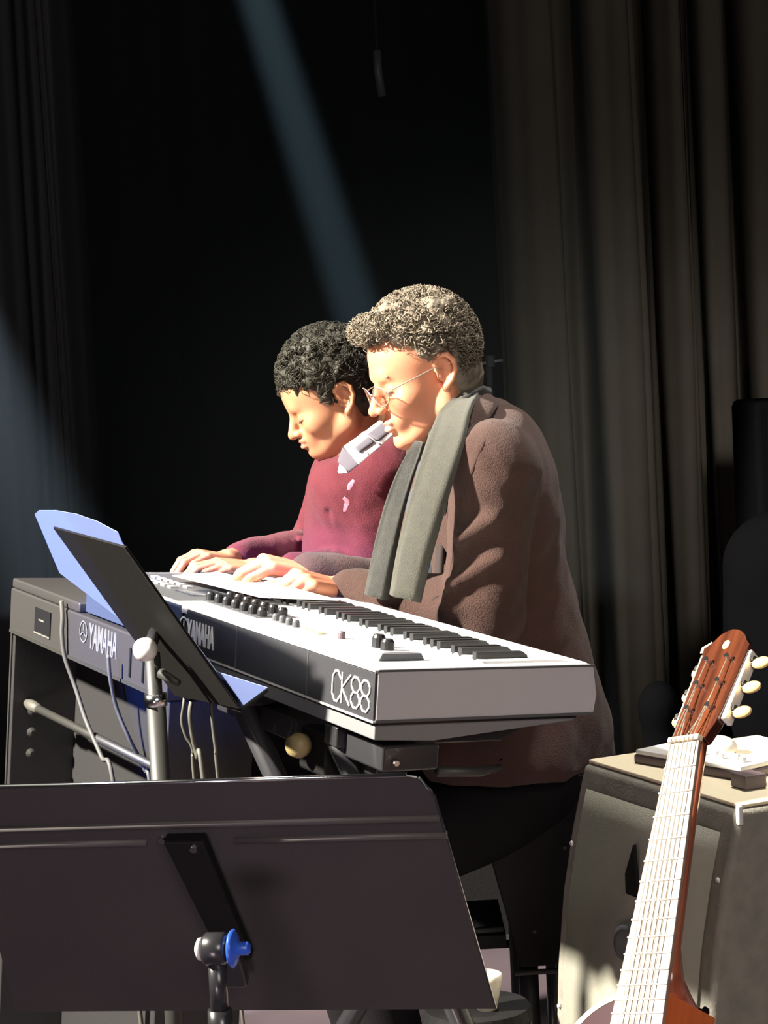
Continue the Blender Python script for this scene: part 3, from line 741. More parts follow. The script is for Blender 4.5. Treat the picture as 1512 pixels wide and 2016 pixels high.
obj('soundboard', prism(inner, -.0028, -.0012, 'z'), MT['sunburst'], gt)
bm = bmesh.new(); 
n = len(outl); A = [bm.verts.new((x, y, -.0028)) for x, y in outl]; B_ = [bm.verts.new((x, y, -.0005)) for x, y in outl]; C_ = [bm.verts.new((x, y, -.0005)) for x, y in inner]
for i in range(n - 1):
    bm.faces.new((A[i], A[i + 1], B_[i + 1], B_[i])); bm.faces.new((B_[i], B_[i + 1], C_[i + 1], C_[i]))
o = obj('binding', bm, MT['cream'], gt)
obj('bridge', box(-.72, -.69, -.07, .07, -.001, .007), MT['fretboard'], gt, bevel=.002)
obj('soundhole', prism([(-.60 + .048 * math.cos(t), .048 * math.sin(t)) for t in [2 * math.pi * k / 32 for k in range(32)]], -.0012, -.0009, 'z'), MT['case_black'], gt)
obj('strap_button', lathe([(0, .004), (.008, .0035), (.010, .0075), (.013, .0065)], (-.366 + BO, -.004, -.100), (.15, -.25, -1), 12), MT['case_black'], gt)
gs = thing('guitar_stand', 'low black tubular stand holding the guitar, below the frame', 'stand', Matrix.Translation((GJ[0] - .12, GJ[1] - .18, 0)))
gb = GM @ Vector((-.931, 0, -.05))
o = obj('cradle', tb([Vector((gb.x - .10, gb.y - .07, gb.z - .016)), Vector((gb.x, gb.y, gb.z - .020)), Vector((gb.x + .10, gb.y + .05, gb.z - .016))], .010, 10), MT['tube_black'], None, smooth=True)
o.parent = gs; o.matrix_parent_inverse = gs.matrix_world.inverted()
for dx, dy in ((-.2, -.10), (.2, -.02), (.05, .24)):
    o = obj('leg', tb([Vector((gb.x, gb.y + .02, gb.z - .02)), Vector((gb.x + dx, gb.y + dy, .011))], .010, 10), MT['tube_black'], None, smooth=True); o.parent = gs; o.matrix_parent_inverse = gs.matrix_world.inverted()

# ------------------------------------------------------------------ dark gear in the background on the right
def at0(px, Y): return at(px, 1300, Y)[0]
e = at(1466, 790, 5.4)
tw = thing('loudspeaker', 'tall unlit black loudspeaker column in front of the curtain at the right edge', 'loudspeaker', Matrix.Translation((e[0] + .18, 5.5, 0)))
obj('cabinet', box(-.17, .22, -.18, .18, .9, e[2]), MT['cover_black'], tw, bevel=.02)
obj('front_grille', box(-.14, .19, -.19, -.181, .94, e[2] - .04), MT['cover_black'], tw, bevel=.004)
obj('pole', tb([(.02, 0, .9), (.02, 0, .05)], .02, 12), MT['tube_black'], tw, smooth=True); obj('base', lathe([(0, .22), (.03, .21), (.05, .05)], (.02, 0, 0), (0, 0, 1), 24), MT['case_black'], tw)
q = at(1470, 1050, 5.0)
cb = Body().cone((q[0] + .11, 5.05, q[2] - .11), (q[0] + .12, 5.05, .15), .165, .19, .05).cone((q[0] + .36, 5.1, q[2] - .06), (q[0] + .37, 5.1, .15), .19, .2, .05)
cb.plane((0, 0, .004), (0, 0, -1))
o = cb.mesh('covered_gear', .018, MT['cover_black'], disp=lambda X: .006 * wn(X, 22, 3)); tag(o, 'shapeless gear under a black cover behind the guitar headstock', 'cover')
q = at(1303, 1352, 4.9)
sb = Body().ell((q[0], 4.95, q[2] - .055), (.048, .06, .06), k=.02).cone((q[0], 4.95, q[2] - .06), (q[0] + .02, 4.95, .03), .047, .06, .03).plane((0, 0, .003), (0, 0, -1))
o = sb.mesh('covered_stand', .010, MT['cover_black']); tag(o, 'low black round-topped stand cover left of the guitar headstock', 'cover')
mk = thing('microphone_stand', 'thin black boom microphone stand far behind the man, just right of his neck', 'microphone stand', Matrix.Translation(Vector((at(966, 800, 5.6)[0], 5.6, 0))))
mo = Vector(mk.location); mq = lambda x, y: Vector(at(x, y, 5.6)) - Vector((mk.matrix_world.translation.x, 5.6, 0))
obj('pole', tb([(0, 0, .03), (0, 0, mq(966, 700).z)], .009, 8), MT['tube_black'], mk, smooth=True)
obj('boom', tb([mq(935, 718), mq(969, 712), mq(990, 709)], .004, 8), MT['grey_dark'], mk, smooth=True)
obj('clip', lathe([(0, .012), (.03, .012)], mq(966, 722), (0, 0, 1), 10), MT['tube_black'], mk)
obj('base', lathe([(0, .14), (.02, .13), (.03, .03)], (0, 0, 0), (0, 0, 1), 20), MT['case_black'], mk)
# tall black bench under the man
q0 = at(985, 1560, 3.55)
bn = thing('bench', 'tall black riveted bench the man sits on', 'bench', Matrix.Translation((.32, 3.66, 0)))
zt = .700
def bl_(px, py, Y=3.5): p = at(px, py, Y); return (p[0] - .32, p[2])
c_ = [bl_(936, 1562), bl_(968, 1700), bl_(1026, 1905), bl_(1130, 1900), bl_(1140, 1556)]
obj('seat_box', prism(c_, -.16, .20), MT['case_black'], bn, bevel=.004)
for px, py in ((1000, 1668), (1052, 1833), (1112, 1668)):
    x, z = bl_(px, py); obj('rivet', lathe([(0, .005), (.003, .003)], (x, -.160, z), (0, -1, 0), 10), MT['steel_grey'], bn)
x0, z0 = c_[2]; x1, z1 = c_[3]
obj('bottom_rail', tb([(x0 - .01, -.15, z0 - .012), (x1, -.15, z1 - .012)], .005, 8), MT['steel_grey'], bn, smooth=True)
xa, za = bl_(945, 1846); xb, zb = bl_(1004, 1838)
obj('foot_rest', tb([(xa - .12, -.13, za), (xb - .01, -.13, zb)], .0045, 8), MT['steel_grey'], bn, smooth=True)
obj('foot_rest_plate', box(xa - .12, xb - .005, -.125, .12, za - .03, za - .008), MT['case_black'], bn)
for sx in (x0 + .015, x1 - .01):
    for sy in (-.12, .16): obj('leg', tb([(sx, sy, z0 + .005), (sx, sy, .0)], .018, 10), MT['tube_black'], bn, smooth=True)
# road case on the floor further back
q = at(985, 1905, 5.05)
rc = thing('road_case', 'black road case with steel edges on the floor behind the bench', 'case', Matrix.Translation((q[0], 5.3, 0)))
obj('case_body', box(-.34, .22, -.24, .24, .03, .40), MT['case_black'], rc, bevel=.01)
obj('lid', box(-.345, .225, -.245, .245, .402, .48), MT['case_black'], rc, bevel=.01)
for z in (.035, .395): obj('edge_rail', box(-.345, .225, -.250, -.241, z - .008, z + .004), MT['steel_grey'], rc)
for x in (-.30, .18):
    for y in (-.2, .2): obj('foot', lathe([(0, .03), (.03, .03)], (x, y, 0), (0, 0, 1), 12), MT['case_black'], rc)
# pale cup and dark wedge on the floor behind the near stand
q = at(975, 1940, 3.2)
tbq = thing('side_table', 'small dark stool holding a pale cup, mostly hidden by the near music stand', 'stool', Matrix.Translation((q[0] - .03, 3.22, 0)))
obj('seat', lathe([(0, .085), (.012, .09), (.03, .085)], (0, 0, q[2] - .068), (0, 0, 1), 28), MT['case_black'], tbq, smooth=False)
for k in range(4):
    t = math.pi / 4 + k * math.pi / 2; obj('leg', tb([(.055 * math.cos(t), .055 * math.sin(t), q[2] - .068), (.10 * math.cos(t), .10 * math.sin(t), 0)], .011, 8), MT['tube_black'], tbq, smooth=True)
o = obj('cup', lathe([(0, .016), (.045, .026), (.056, .027), (.058, .024)], (q[0] - .015, 3.2, q[2] - .0375), (0, 0, 1), 24), MT['cup'], None, smooth=True); tag(o, 'pale cream cup half hidden behind the right corner of the near music stand', 'cup')
# paper lying across the keys
P = [K(.245, .60, .014), K(.13, .66, .012), K(.10, .97, .012), K(.20, 1.0, .014), K(.235, .80, .015)]
bm = bmesh.new(); n_ = KR[:, 2]; a = [bm.verts.new(p) for p in P]; b = [bm.verts.new(p + n_ * .0015) for p in P]; bm.faces.new(a[::-1]); bm.faces.new(b)
for i in range(5): j = (i + 1) % 5; bm.faces.new((a[i], a[j], b[j], b[i]))
o = obj('paper_sheet', bm, MT['paper']); tag(o, 'white sheet of paper lying on the keyboard under the hands', 'paper')
def surf(px, py, o, off=.004):
    """point of a finished surface seen at a pixel, lifted a little off it"""
    d = at(px, py, 1.0) - CAM; d = d / np.linalg.norm(d); W = o.matrix_world; I = W.inverted()
    ok, loc, nr, _ = o.ray_cast(I @ Vector(CAM), (I.to_3x3() @ Vector(d)).normalized())
    if not ok: return at(px, py, 3.6), np.array([0, -1, 0.])
    nr = (W.to_3x3() @ nr).normalized(); return np.array(W @ loc) + np.array(nr) * off, np.array(nr)
#PEOPLE
# ------------------------------------------------------------------ people
def head_body(kid=False, neck=None):
    b = Body(); e = .77 if kid else 1.0       # lower face of a child is shorter
    b.ell((-.004, 0, .044), (.089, .076, .086), k=.02)
    b.ell((.030, 0, .040), (.066, .066, .072) if not kid else (.070, .066, .066), k=.025)
    b.ell((.030, 0, -.030 * e), (.058, .060, .070), k=.025)
    for s in (-1, 1):
        b.cone((-.012, .058 * s, -.035 * e), (-.002, .052 * s, -.062 * e), .016, .016, .02)
        b.cone((-.002, .052 * s, -.064 * e), (.062, .017 * s, -.101 * e), .017, .014, .022)
        b.ell((.060, .040 * s, -.030 * e), (.024, .020, .022), k=.02)
    b.cone((.035, .0, -.075 * e), (.066, 0, -.098 * e), .026, .018, .02)
    b.ell((.079, 0, -.103 * e), (.015, .019, .014), k=.014)
    b.ell((.076, 0, -.063 * e), (.022, .030, .024), k=.016)
    bx_ = .004 if kid else .006
    b.cone((.082, -.026, .021), (.082, .026, .021), .010 + bx_ * .5, .010 + bx_ * .5, .014)
    for s in (-1, 1): b.ell((.104, .031 * s, -.002), (.016, .019, .0115), k=.010, op=-1)
    for s in (-1, 1): b.ell((.0775, .031 * s, -.003), (.0125, .0145, .0115), k=.004)
    tip = (.116, 0, -.036) if not kid else (.110, 0, -.030)
    b.cone((.090, 0, .010), tip, .0068, .0098 if not kid else .0105, .010)
    for s in (-1, 1):
        b.ell((tip[0] - .011, .0115 * s, tip[2] - .002), (.010, .0072, .0072), k=.005)
    for s in (-1, 1): b.ell((tip[0] - .010, .0065 * s, tip[2] - .0115), (.0045, .003, .003), k=.002, op=-1)
    lz = -.0625 * e
    b.cone((.0965, -.015, lz), (.0965, .015, lz), .0048, .0048, .006)
    b.ell((.0995, 0, lz + .001), (.0065, .011, .0045), k=.005)
    b.ell((.0970, 0, lz - .0125), (.0085, .0165, .0060), k=.005)
    b.cone((.104, -.018, lz - .0058), (.104, .018, lz - .0058), .0018, .0018, .002); b.P[-1] = b.P[-1][:6] + (-1,)
    for s in (-1, 1):
        y = lambda q: s * (.074 + q)
        pts = [(.004, y(.001), .006), (.004, y(.004), .022), (-.004, y(.009), .032), (-.018, y(.014), .031), (-.027, y(.016), .017), (-.026, y(.015), 0), (-.017, y(.011), -.015), (-.006, y(.006), -.025)]
        b.ell((-.012, y(.004), .004), (.017, .006, .027), k=.004)
        b.ell((-.008, y(.0145), .004), (.0115, .0105, .018), k=.003, op=-1)
        b.chain(pts, [.0042, .0046, .0050, .0050, .0048, .0046, .0048, .0066], .003)
        b.ell((.003, y(.004), -.004), (.0045, .004, .007), k=.003)
        b.ell((-.003, y(.005), -.027), (.0075, .0045, .0085), k=.004)
    return b

def hand_body(side, mcp, pip, dip, spread=.10, thumb=(.30, .25)):
    """wrist at the origin, fingers along +x, back of the hand +z; side=+1 thumb towards +y"""
    b = Body(); k = .006
    ys = [.027, .009, -.009, -.026]
    for i, y in enumerate(ys):
        b.cone((-.004, y * .62 * side, 0), (.080 - .004 * abs(i - 1), y * side, .002 if i in (1, 2) else -.001), .0135, .0112, k)
    b.ell((.035, 0, -.006), (.040, .028, .012), k=.01)
    b.cone((.004, .020 * side, -.008), (.040, .030 * side, -.010), .014, .011, .008)
    Ls = [(.043, .026, .020), (.048, .030, .021), (.044, .028, .020), (.034, .021, .018)]
    for i, y in enumerate(ys):
        p = np.array([.081 - .004 * abs(i - 1), y * side, .002 if i in (1, 2) else -.001]); a = 0; sw = (1.5 - i) * spread * side
        r = [.0092, .0083, .0074, .0062] if i < 3 else [.0082, .0073, .0066, .0056]
        for j, (l, bend) in enumerate(zip(Ls[i], (mcp[i] if hasattr(mcp, '__len__') else mcp, pip[i] if hasattr(pip, '__len__') else pip, dip))):
            a += bend; d = np.array([math.cos(a) * math.cos(sw), math.cos(a) * math.sin(sw), -math.sin(a)])
            b.cone(p, p + d * l, r[j], r[j + 1], .0025); p = p + d * l
    # thumb leaves the side of the palm near its base
    p = np.array([.022, .026 * side, -.010]); a, c = thumb
    d1 = np.array([math.cos(.75), math.sin(.75) * side, -.25]); q = p + d1 / np.linalg.norm(d1) * .036
    b.cone(p, q, .0125, .0105, .006)
    d2 = np.array([math.cos(.75 - a), math.sin(.75 - a) * side, -.40]); q2 = q + d2 / np.linalg.norm(d2) * .030
    b.cone(q, q2, .0102, .0092, .003)
    d3 = np.array([math.cos(.75 - a - c), math.sin(.75 - a - c) * side, -.45]); q3 = q2 + d3 / np.linalg.norm(d3) * .024
    b.cone(q2, q3, .0092, .0072, .003)
    return b

def curls(name, n, region, m, parent, T, sc, seed, coil=.0045, rad=.0011, ln=.03, flow=(-.3, 0, -.5), base=None, turns=2.2):
    """short curly locks rooted on the skull"""
    rs = np.random.RandomState(seed); bm = bmesh.new(); c = 0
    TM = M4(T, sc)
    while c < n:
        v = rs.normal(size=3); v /= np.linalg.norm(v); p = np.array(base[0]) + v * np.array(base[1])
        if not region(p): continue
        c += 1
        nrm = v / np.array(base[1]); nrm /= np.linalg.norm(nrm)
        fl = np.array(flow, float) + rs.normal(size=3) * .45; fl -= nrm * (fl @ nrm); fl /= np.linalg.norm(fl)
        bi = np.cross(nrm, fl); pts = []; l = ln * (.6 + .7 * rs.rand()); ph = rs.rand() * 6.3; ns = 9
        for i in range(ns + 1):
            t = i / ns; ang = ph + t * turns * 6.28; q = p + fl * l * t + nrm * (.006 + .010 * math.sin(t * 2.6)) - nrm * .012 * t * t
            q = q + (nrm * math.cos(ang) + bi * math.sin(ang)) * coil
            pts.append(TM @ Vector(q))
        tube(bm, pts, [rad * sc * (1 - .6 * i / ns) for i in range(ns + 1)], 3, caps=False)
    o = obj(name, bm, m, None, smooth=True); o.parent = parent; o.matrix_parent_inverse = parent.matrix_world.inverted(); o['kind'] = 'stuff'
    return o
def pchild(o, parent): o.parent = parent; o.matrix_parent_inverse = parent.matrix_world.inverted(); return o
def dirv(a): a = np.array(a, float); return a / np.linalg.norm(a)
def facing(h, tilt):
    """head axes from a level heading and a downward tilt"""
    h = dirv(h); z = np.array([0, 0, 1.]); t = math.radians(tilt)
    return dirv(h * math.cos(t) - z * math.sin(t)), dirv(z * math.cos(t) + h * math.sin(t))

# ---- man
mf = dirv((-.93, -.36, 0)); ml = np.array([-mf[1], mf[0], 0]); mz = np.array([0, 0, 1.]); MRt = np.column_stack([mf, ml, mz])
p_ = at(1040, 1500, 3.66)
man = thing('person', 'grey-haired man in brown jacket and long grey scarf, glasses, seated, both hands on the keys', 'person', Matrix.Translation((p_[0], p_[1], 0)))
HS = .97
hx, hz_ = facing((-.955, -.30, 0), 14); HT = frame(hx, hz_, at(839, 737, 3.60))
def HL(T, sc): return lambda p: T[:, :3] @ (np.array(p, float) * sc) + T[:, 3]
h_ = HL(HT, HS)
mb = Body(); mb.add(head_body(), HT, HS)
nb_ = at(912, 858, 3.64)
mb.cone(h_((-.030, 0, -.045)), nb_, .052, .052, .02).cone(h_((.010, 0, -.07)), at(905, 860, 3.62), .040, .048, .02)
ch = at(962, 1000, 3.64); wa = at(995, 1240, 3.66); hp = at(1032, 1470, 3.66)
mb.ell(ch, (.10, .155, .18), MRt, .05).ell(wa, (.10, .135, .17), MRt, .06).ell(hp, (.11, .145, .12), MRt, .05)
mb.cone(nb_, ch, .06, .10, .05)
S1 = at(972, 918, 3.46); E1 = at(955, 1210, 3.44); W1 = at(668, 1160, 3.56)
S2 = at(885, 890, 3.77); E2 = at(830, 1175, 3.76); W2 = at(606, 1130, 3.64)
for S_, E_, W_ in ((S1, E1, W1), (S2, E2, W2)):
    mb.chain([S_, E_], [.048, .036], .03).chain([E_, W_], [.036, .0255], .012)
k1 = at(583, 1137, 3.50); T1 = frame(k1 - W1, (0.05, -.35, 1), W1)
mb.add(hand_body(-1, (.95, .85, .80, .80), (.55, .55, .6, .6), .25, .10), T1, 1.06)
k2 = at(518, 1107, 3.60); T2 = frame(k2 - W2, (-.15, -.30, 1), W2)
mb.add(hand_body(1, (.62, .66, .75, .9), (.30, .32, .45, .5), .15, .14), T2, 1.10)
KN = []
for s, q in ((1, (690, 1730, 3.44)), (-1, (630, 1715, 3.72))):
    kn = at(*q); hip = hp + ml * .085 * s + mz * -.055; an = np.array([kn[0] + .10, kn[1] + .03, .09]); KN.append((hip, kn, an))
    mb.chain([hip, kn], [.078, .055], .02).chain([kn, an], [.052, .036], .01).cone(an + np.array([.03, .01, -.04]), an + mf * .17 + np.array([0, 0, -.045]), .036, .028, .02)
mhead_inv = np.linalg.inv(np.vstack([HT, [0, 0, 0, 1]]))
def lips(T, sc, e=1.0):
    R = T[:, :3]; t = T[:, 3]
    def f(C):
        q = (C - t) @ R / sc; d = ((q - np.array([.099, 0, -.0685 * e])) / np.array([.011, .0195, .0095 * e])) ** 2
        return (d.sum(1) < 1).astype(int)
    return f
body = mb.mesh('body', .003, [MT['skin_man'], MT['lip_man']], man, facemat=lips(HT, HS))
# hair: cap of clumps plus curly locks
def hair_region_man(p):
    x, y, z = p
    if x > .060: return z > .088
    if x > .018: return z > .056 + (x - .018) * .75
    if x > -.004: return z > .044 if abs(y) > .03 else True
    if x > -.040: return z > .046 or abs(y) < .05
    return z > -.075
mh = Body()
mh.ell((-.006, 0, .052), (.091, .081, .085), k=.01)
mh.ell((-.045, 0, -.01), (.060, .068, .070), k=.02)
mh.ell((.112, 0, -.008), (.070, .12, .094), k=.012, op=-1)
mh.ell((.060, 0, -.085), (.085, .12, .088), k=.012, op=-1)
for s in (-1, 1): mh.ell((-.011, s * .088, -.004), (.030, .026, .042), k=.006, op=-1)
mh.ell((-.02, 0, -.110), (.07, .12, .045), k=.01, op=-1)
rs_ = np.random.RandomState(5); c = 0
while c < 330:
    v = rs_.normal(size=3); v /= np.linalg.norm(v); p = np.array([-.006, 0, .052]) + v * np.array([.092, .082, .086])
    if not hair_region_man(p - v * .004): continue
    r = .008 + .009 * rs_.rand(); r *= 1.25 if p[2] > .10 else 1
    mh.ell(p + v * (.004 if p[2] > .08 else -.002), (r, r * (.6 + .5 * rs_.rand()), r * (.6 + .5 * rs_.rand())), k=.0035); c += 1
for i in range(26):      # tuft falling over the forehead
    mh.ell((.068 + .026 * rs_.rand(), -.045 + .09 * rs_.rand(), .098 + .018 * rs_.rand()), (.009, .008, .008), k=.004)
hb = Body(); hb.add(mh, HT, HS)
hair = hb.mesh('hair', .0028, MT['hair_grey'], man, disp=lambda X: .0014 * wn(X, 420, 8))
curls('hair_curls', 1500, hair_region_man, MT['hair_grey'], man, HT, HS, 3, base=((-.006, 0, .052), (.098, .088, .094)), ln=.022, coil=.0048, rad=.0014)
curls('hair_curls', 260, lambda p: True, MT['hair_grey'], man, HT, HS, 11, base=((.080, 0, .108), (.022, .056, .016)), ln=.020, coil=.0045, rad=.0014)
def onhead(name, bd, T, sc, h, m, parent):
    b = Body(); b.add(bd, T, sc); return b.mesh(name, h, m, parent)
for s in (-1, 1):
    onhead('eyebrow', Body().chain([(.0925, .014 * s, .019), (.0925, .026 * s, .0235), (.085, .042 * s, .020)], [.0036, .0044, .0026], .002), HT, HS, .0016, MT['brow_grey'], man)
    onhead('eyelash', Body().chain([(.0890, .019 * s, -.0085), (.0905, .031 * s, -.0105), (.0845, .043 * s, -.0075)], [.0011, .0013, .0010], .001), HT, HS, .0009, MT['lash'], man)
# stubble-free chin; glasses
GLM = M4(HT) @ Matrix.Translation((.009, 0, -.001)) @ Matrix.Rotation(.10, 4, 'Y')
gla = thing('glasses', None, None); gla.parent = man; gla.matrix_parent_inverse = man.matrix_world.inverted(); gla.matrix_world = GLM
def loop3(f, n=28): return [f(2 * math.pi * k / n) for k in range(n + 1)]
bm = bmesh.new()
for s in (-1, 1):
    tube(bm, loop3(lambda a: (.098 - .010 * abs(math.cos(a)) * (1 if math.cos(a) * 1 > 0 else 0), s * (.0355 + .0265 * math.cos(a)), .018 * math.sin(a) * (1 if math.sin(a) > 0 else .95))), .0011, 6, caps=False)
    tube(bm, [(.088, s * .0620, .004), (.080, s * .070, .008), (.03, s * .078, .012), (-.004, s * .078, .014), (-.016, s * .079, .002)], .0012, 6)
tube(bm, [(.098, -.0095, .004), (.102, 0, .008), (.098, .0095, .004)], .0012, 6)
fr = obj('frame', bm, MT['wire'], gla, smooth=True)
for s in (-1, 1):
    bm = bmesh.new(); vs_ = [bm.verts.new((.0975 - .009 * (math.cos(a) if math.cos(a) > 0 else 0), s * (.0355 + .0258 * math.cos(a)), .0173 * math.sin(a))) for a in [2 * math.pi * k / 28 for k in range(28)]]
    v2 = [bm.verts.new(v.co + Vector((.001, 0, 0))) for v in vs_]; bm.faces.new(vs_); bm.faces.new(v2[::-1])
    for i in range(28): j = (i + 1) % 28; bm.faces.new((vs_[i], vs_[j], v2[j], v2[i]))
    obj('lens', bm, MT['glass'], gla)
# jacket
jk = Body()
jk.ell(ch, (.112, .185, .205), MRt, .05).ell(wa, (.128, .165, .21), MRt, .07).ell(hp + mz * .03, (.142, .180, .20), MRt, .07)
jk.cone(hp, hp - mz * .12 - mf * .01, .150, .165, .06)
jk.cone(S1, S2, .070, .070, .05).cone(at(930, 880, 3.64), ch, .058, .10, .05)
jk.cone(at(968, 940, 3.70), at(990, 1020, 3.68), .082, .10, .05)
jk.chain([S1, E1], [.078, .066], .014)
jk.cone(at(1000, 1430, 3.56), at(915, 1465, 3.52), .115, .085, .05).cone(at(1040, 1520, 3.50), at(990, 1520, 3.50), .08, .07, .05)
jk.cone(E1, W1 + (E1 - W1) * .10, .064, .043, .012)
jk.chain([S2, E2], [.074, .060], .03).chain([E2, W2 + (E2 - W2) * .05], [.060, .042], .012)
# folds at the elbow and across the sleeve
def jr(a, b, r, op=1, k=.014, Y=3.368): jk.cone(at(*a, Y), at(*b, Y), r, r * .6, k); jk.P[-1] = jk.P[-1][:6] + (op,)
jr((905, 1062), (975, 1020), .014, 1, .028, 3.380); jr((892, 1150), (985, 1100), .014, 1, .028, 3.380); jr((885, 1200), (960, 1190), .010, 1, .03, 3.39)
jr((898, 1095), (985, 1055), .006, -1, .022, 3.362); jr((893, 1178), (975, 1140), .006, -1, .022, 3.362)
jk.plane(at(1080, 1536, 3.46), (0, 0, -1), .004)
jk.plane(nb_ + mz * .045 + mf * .0, mz + mf * .35, .01)
jac = jk.mesh('jacket', .006, MT['jacket'], man, disp=lambda X: .0034 * wn(X * np.array([1, 1, .55]), 38, 2) + .0016 * wn(X, 85, 4))
# dark opening edge of the jacket, collar and lapel
def strip(name, pix, w, th, m, parent, nrm=None, wave=0):
    P = catmull([at(*p) for p in pix], 6); path = []
    for i, p in enumerate(P):
        t = dirv(P[min(i + 1, len(P) - 1)] - P[max(i - 1, 0)]); n = dirv(nrm if nrm is not None else (-.25, -1, .1)); a = dirv(np.cross(n, t)); path.append((p, a, np.cross(t, a)))
    ww = w if not hasattr(w, '__len__') else [float(np.interp(i / (len(P) - 1), np.linspace(0, 1, len(w)), w)) for i in range(len(P))]
    return pchild(ribbon(name, path, ww, th, m, None, wave=wave), parent)
bpy.context.view_layer.update()
def sstrip(name, pix, o, w, th, m, parent, off=.003, wave=0):
    Q = [surf(x, y, o, off) for x, y in pix]; P = catmull([q[0] for q in Q], 5); N_ = catmull([q[1] for q in Q], 5); path = []
    for i, pt_ in enumerate(P):
        t = dirv(P[min(i + 1, len(P) - 1)] - P[max(i - 1, 0)]); a = dirv(np.cross(N_[i], t)); path.append((pt_, a, np.cross(t, a)))
    ww = [float(np.interp(i / (len(P) - 1), np.linspace(0, 1, len(w)), w)) for i in range(len(P))]
    return pchild(ribbon(name, path, ww, th, m, None, wave=wave), parent)
sstrip('lapel', [(958, 830), (934, 868), (912, 920), (897, 985), (888, 1060), (880, 1130), (876, 1180)], jac, [.026, .040, .044, .040, .034, .028, .024], .008, MT['jacket'], man)
sstrip('jacket_opening', [(922, 850), (896, 905), (877, 985), (866, 1080), (859, 1180)], jac, [.010, .016, .018, .018, .018], .012, MT['jacket_dark'], man)
sstrip('sleeve_seam', [(968, 838), (940, 880), (915, 940), (903, 1010)], jac, [.005, .007, .007, .005], .007, MT['jacket'], man)
col = strip('jacket_collar', [(985, 810, 3.74), (968, 786, 3.62), (950, 800, 3.52), (935, 850, 3.46)], [.04, .045, .045, .03], .012, MT['jacket'], man, (.2, -1, .6))
sh = Body().cone(at(872, 890, 3.60), at(868, 1000, 3.66), .040, .055, .03).cone(at(868, 1000, 3.66), at(846, 1150, 3.68), .055, .06, .03)
pchild(sh.mesh('shirt', .005, MT['shirt_navy'], disp=lambda X: .0015 * wn(X, 60, 9)), man)
# scarf: loop around the neck and two hanging ends
SN = (-.35, -1, .15)
strip('scarf', [(930, 762, 3.60), (914, 788, 3.545), (896, 815, 3.48), (880, 865, 3.425), (858, 935, 3.39), (835, 1015, 3.375), (814, 1095, 3.37), (797, 1178, 3.375)], [.036, .050, .060, .066, .066, .064, .062, .058], .018, MT['scarf'], man, SN, wave=.0035)
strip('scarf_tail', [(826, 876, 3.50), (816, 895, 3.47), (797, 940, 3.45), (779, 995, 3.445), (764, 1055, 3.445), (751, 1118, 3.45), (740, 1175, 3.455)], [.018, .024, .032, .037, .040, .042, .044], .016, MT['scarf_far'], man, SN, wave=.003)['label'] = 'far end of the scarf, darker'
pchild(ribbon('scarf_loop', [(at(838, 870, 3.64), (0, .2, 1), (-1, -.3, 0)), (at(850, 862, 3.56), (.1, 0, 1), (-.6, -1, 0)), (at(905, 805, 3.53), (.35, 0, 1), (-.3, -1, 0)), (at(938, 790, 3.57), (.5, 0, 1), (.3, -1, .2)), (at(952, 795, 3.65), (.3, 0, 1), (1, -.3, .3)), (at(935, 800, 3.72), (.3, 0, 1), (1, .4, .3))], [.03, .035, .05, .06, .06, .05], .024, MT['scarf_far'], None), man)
# trousers, shoes
tr = Body()
for hip, kn, an in KN: tr.chain([hip, kn], [.092, .068], .03).chain([kn, an + mz * .0], [.066, .052], .015)
tr.ell(hp - mz * .03, (.135, .17, .14), MRt, .03).plane(at(1080, 1490, 3.6), (0, 0, 1), .004)
tr.mesh('trousers', .008, MT['trousers_black'], man)
for hip, kn, an in KN:
    Body().cone(an + np.array([.03, .01, -.035]), an + mf * .19 + np.array([0, 0, -.045]), .045, .037, .02).plane((0, 0, .004), (0, 0, -1)).mesh('shoe', .006, MT['case_black'], man)

# ---- boy
bf = dirv((-.95, -.30, 0)); bl2 = np.array([-bf[1], bf[0], 0]); BRt = np.column_stack([bf, bl2, mz])
p_ = at(720, 1450, 3.97)
boy = thing('person', 'dark-haired boy in a maroon sweater and striped collar, standing at the keys behind the man', 'person', Matrix.Translation((p_[0], p_[1], 0)))
hx, hz_ = facing((-.985, -.17, 0), 21); BT = frame(hx, hz_, at(660, 788, 3.92)); bs = .93; g_ = HL(BT, bs)
bb_ = Body(); bb_.add(head_body(True), BT, bs)
bn_ = at(742, 885, 3.95); bch = at(708, 985, 3.96); bwa = at(716, 1120, 3.97); bhp = at(724, 1290, 3.98)
bb_.cone(g_((-.030, 0, -.035)), bn_, .044, .050, .02).cone(g_((.006, 0, -.055)), at(722, 890, 3.93), .034, .042, .02)
bb_.ell(bch, (.075, .12, .12), BRt, .05).ell(bwa, (.075, .11, .14), BRt, .05).ell(bhp, (.085, .12, .11), BRt, .05).cone(bn_, bch, .05, .07, .04)
s1 = at(762, 930, 3.87); e1 = at(722, 1125, 3.87); w1_ = at(498, 1120, 3.79)
s2 = at(674, 935, 4.13); e2 = at(618, 1078, 4.14); w2_ = at(446, 1102, 3.90)
for S_, E_, W_ in ((s1, e1, w1_), (s2, e2, w2_)): bb_.chain([S_, E_], [.038, .030], .02).chain([E_, W_], [.030, .021], .01)
k1b = at(424, 1112, 3.745); t1 = frame(k1b - w1_, (-.1, -.35, 1), w1_)
bb_.add(hand_body(-1, (.35, .40, .42, .40), (.50, .45, .45, .5), .3, .12, (.4, .3)), t1, .88)
k2b = at(382, 1091, 3.845); t2 = frame(k2b - w2_, (-.1, -.25, 1), w2_)
bb_.add(hand_body(1, (.45, .5, .5, .55), (.6, .6, .6, .6), .3, .12, (.4, .3)), t2, .88)
BK = []
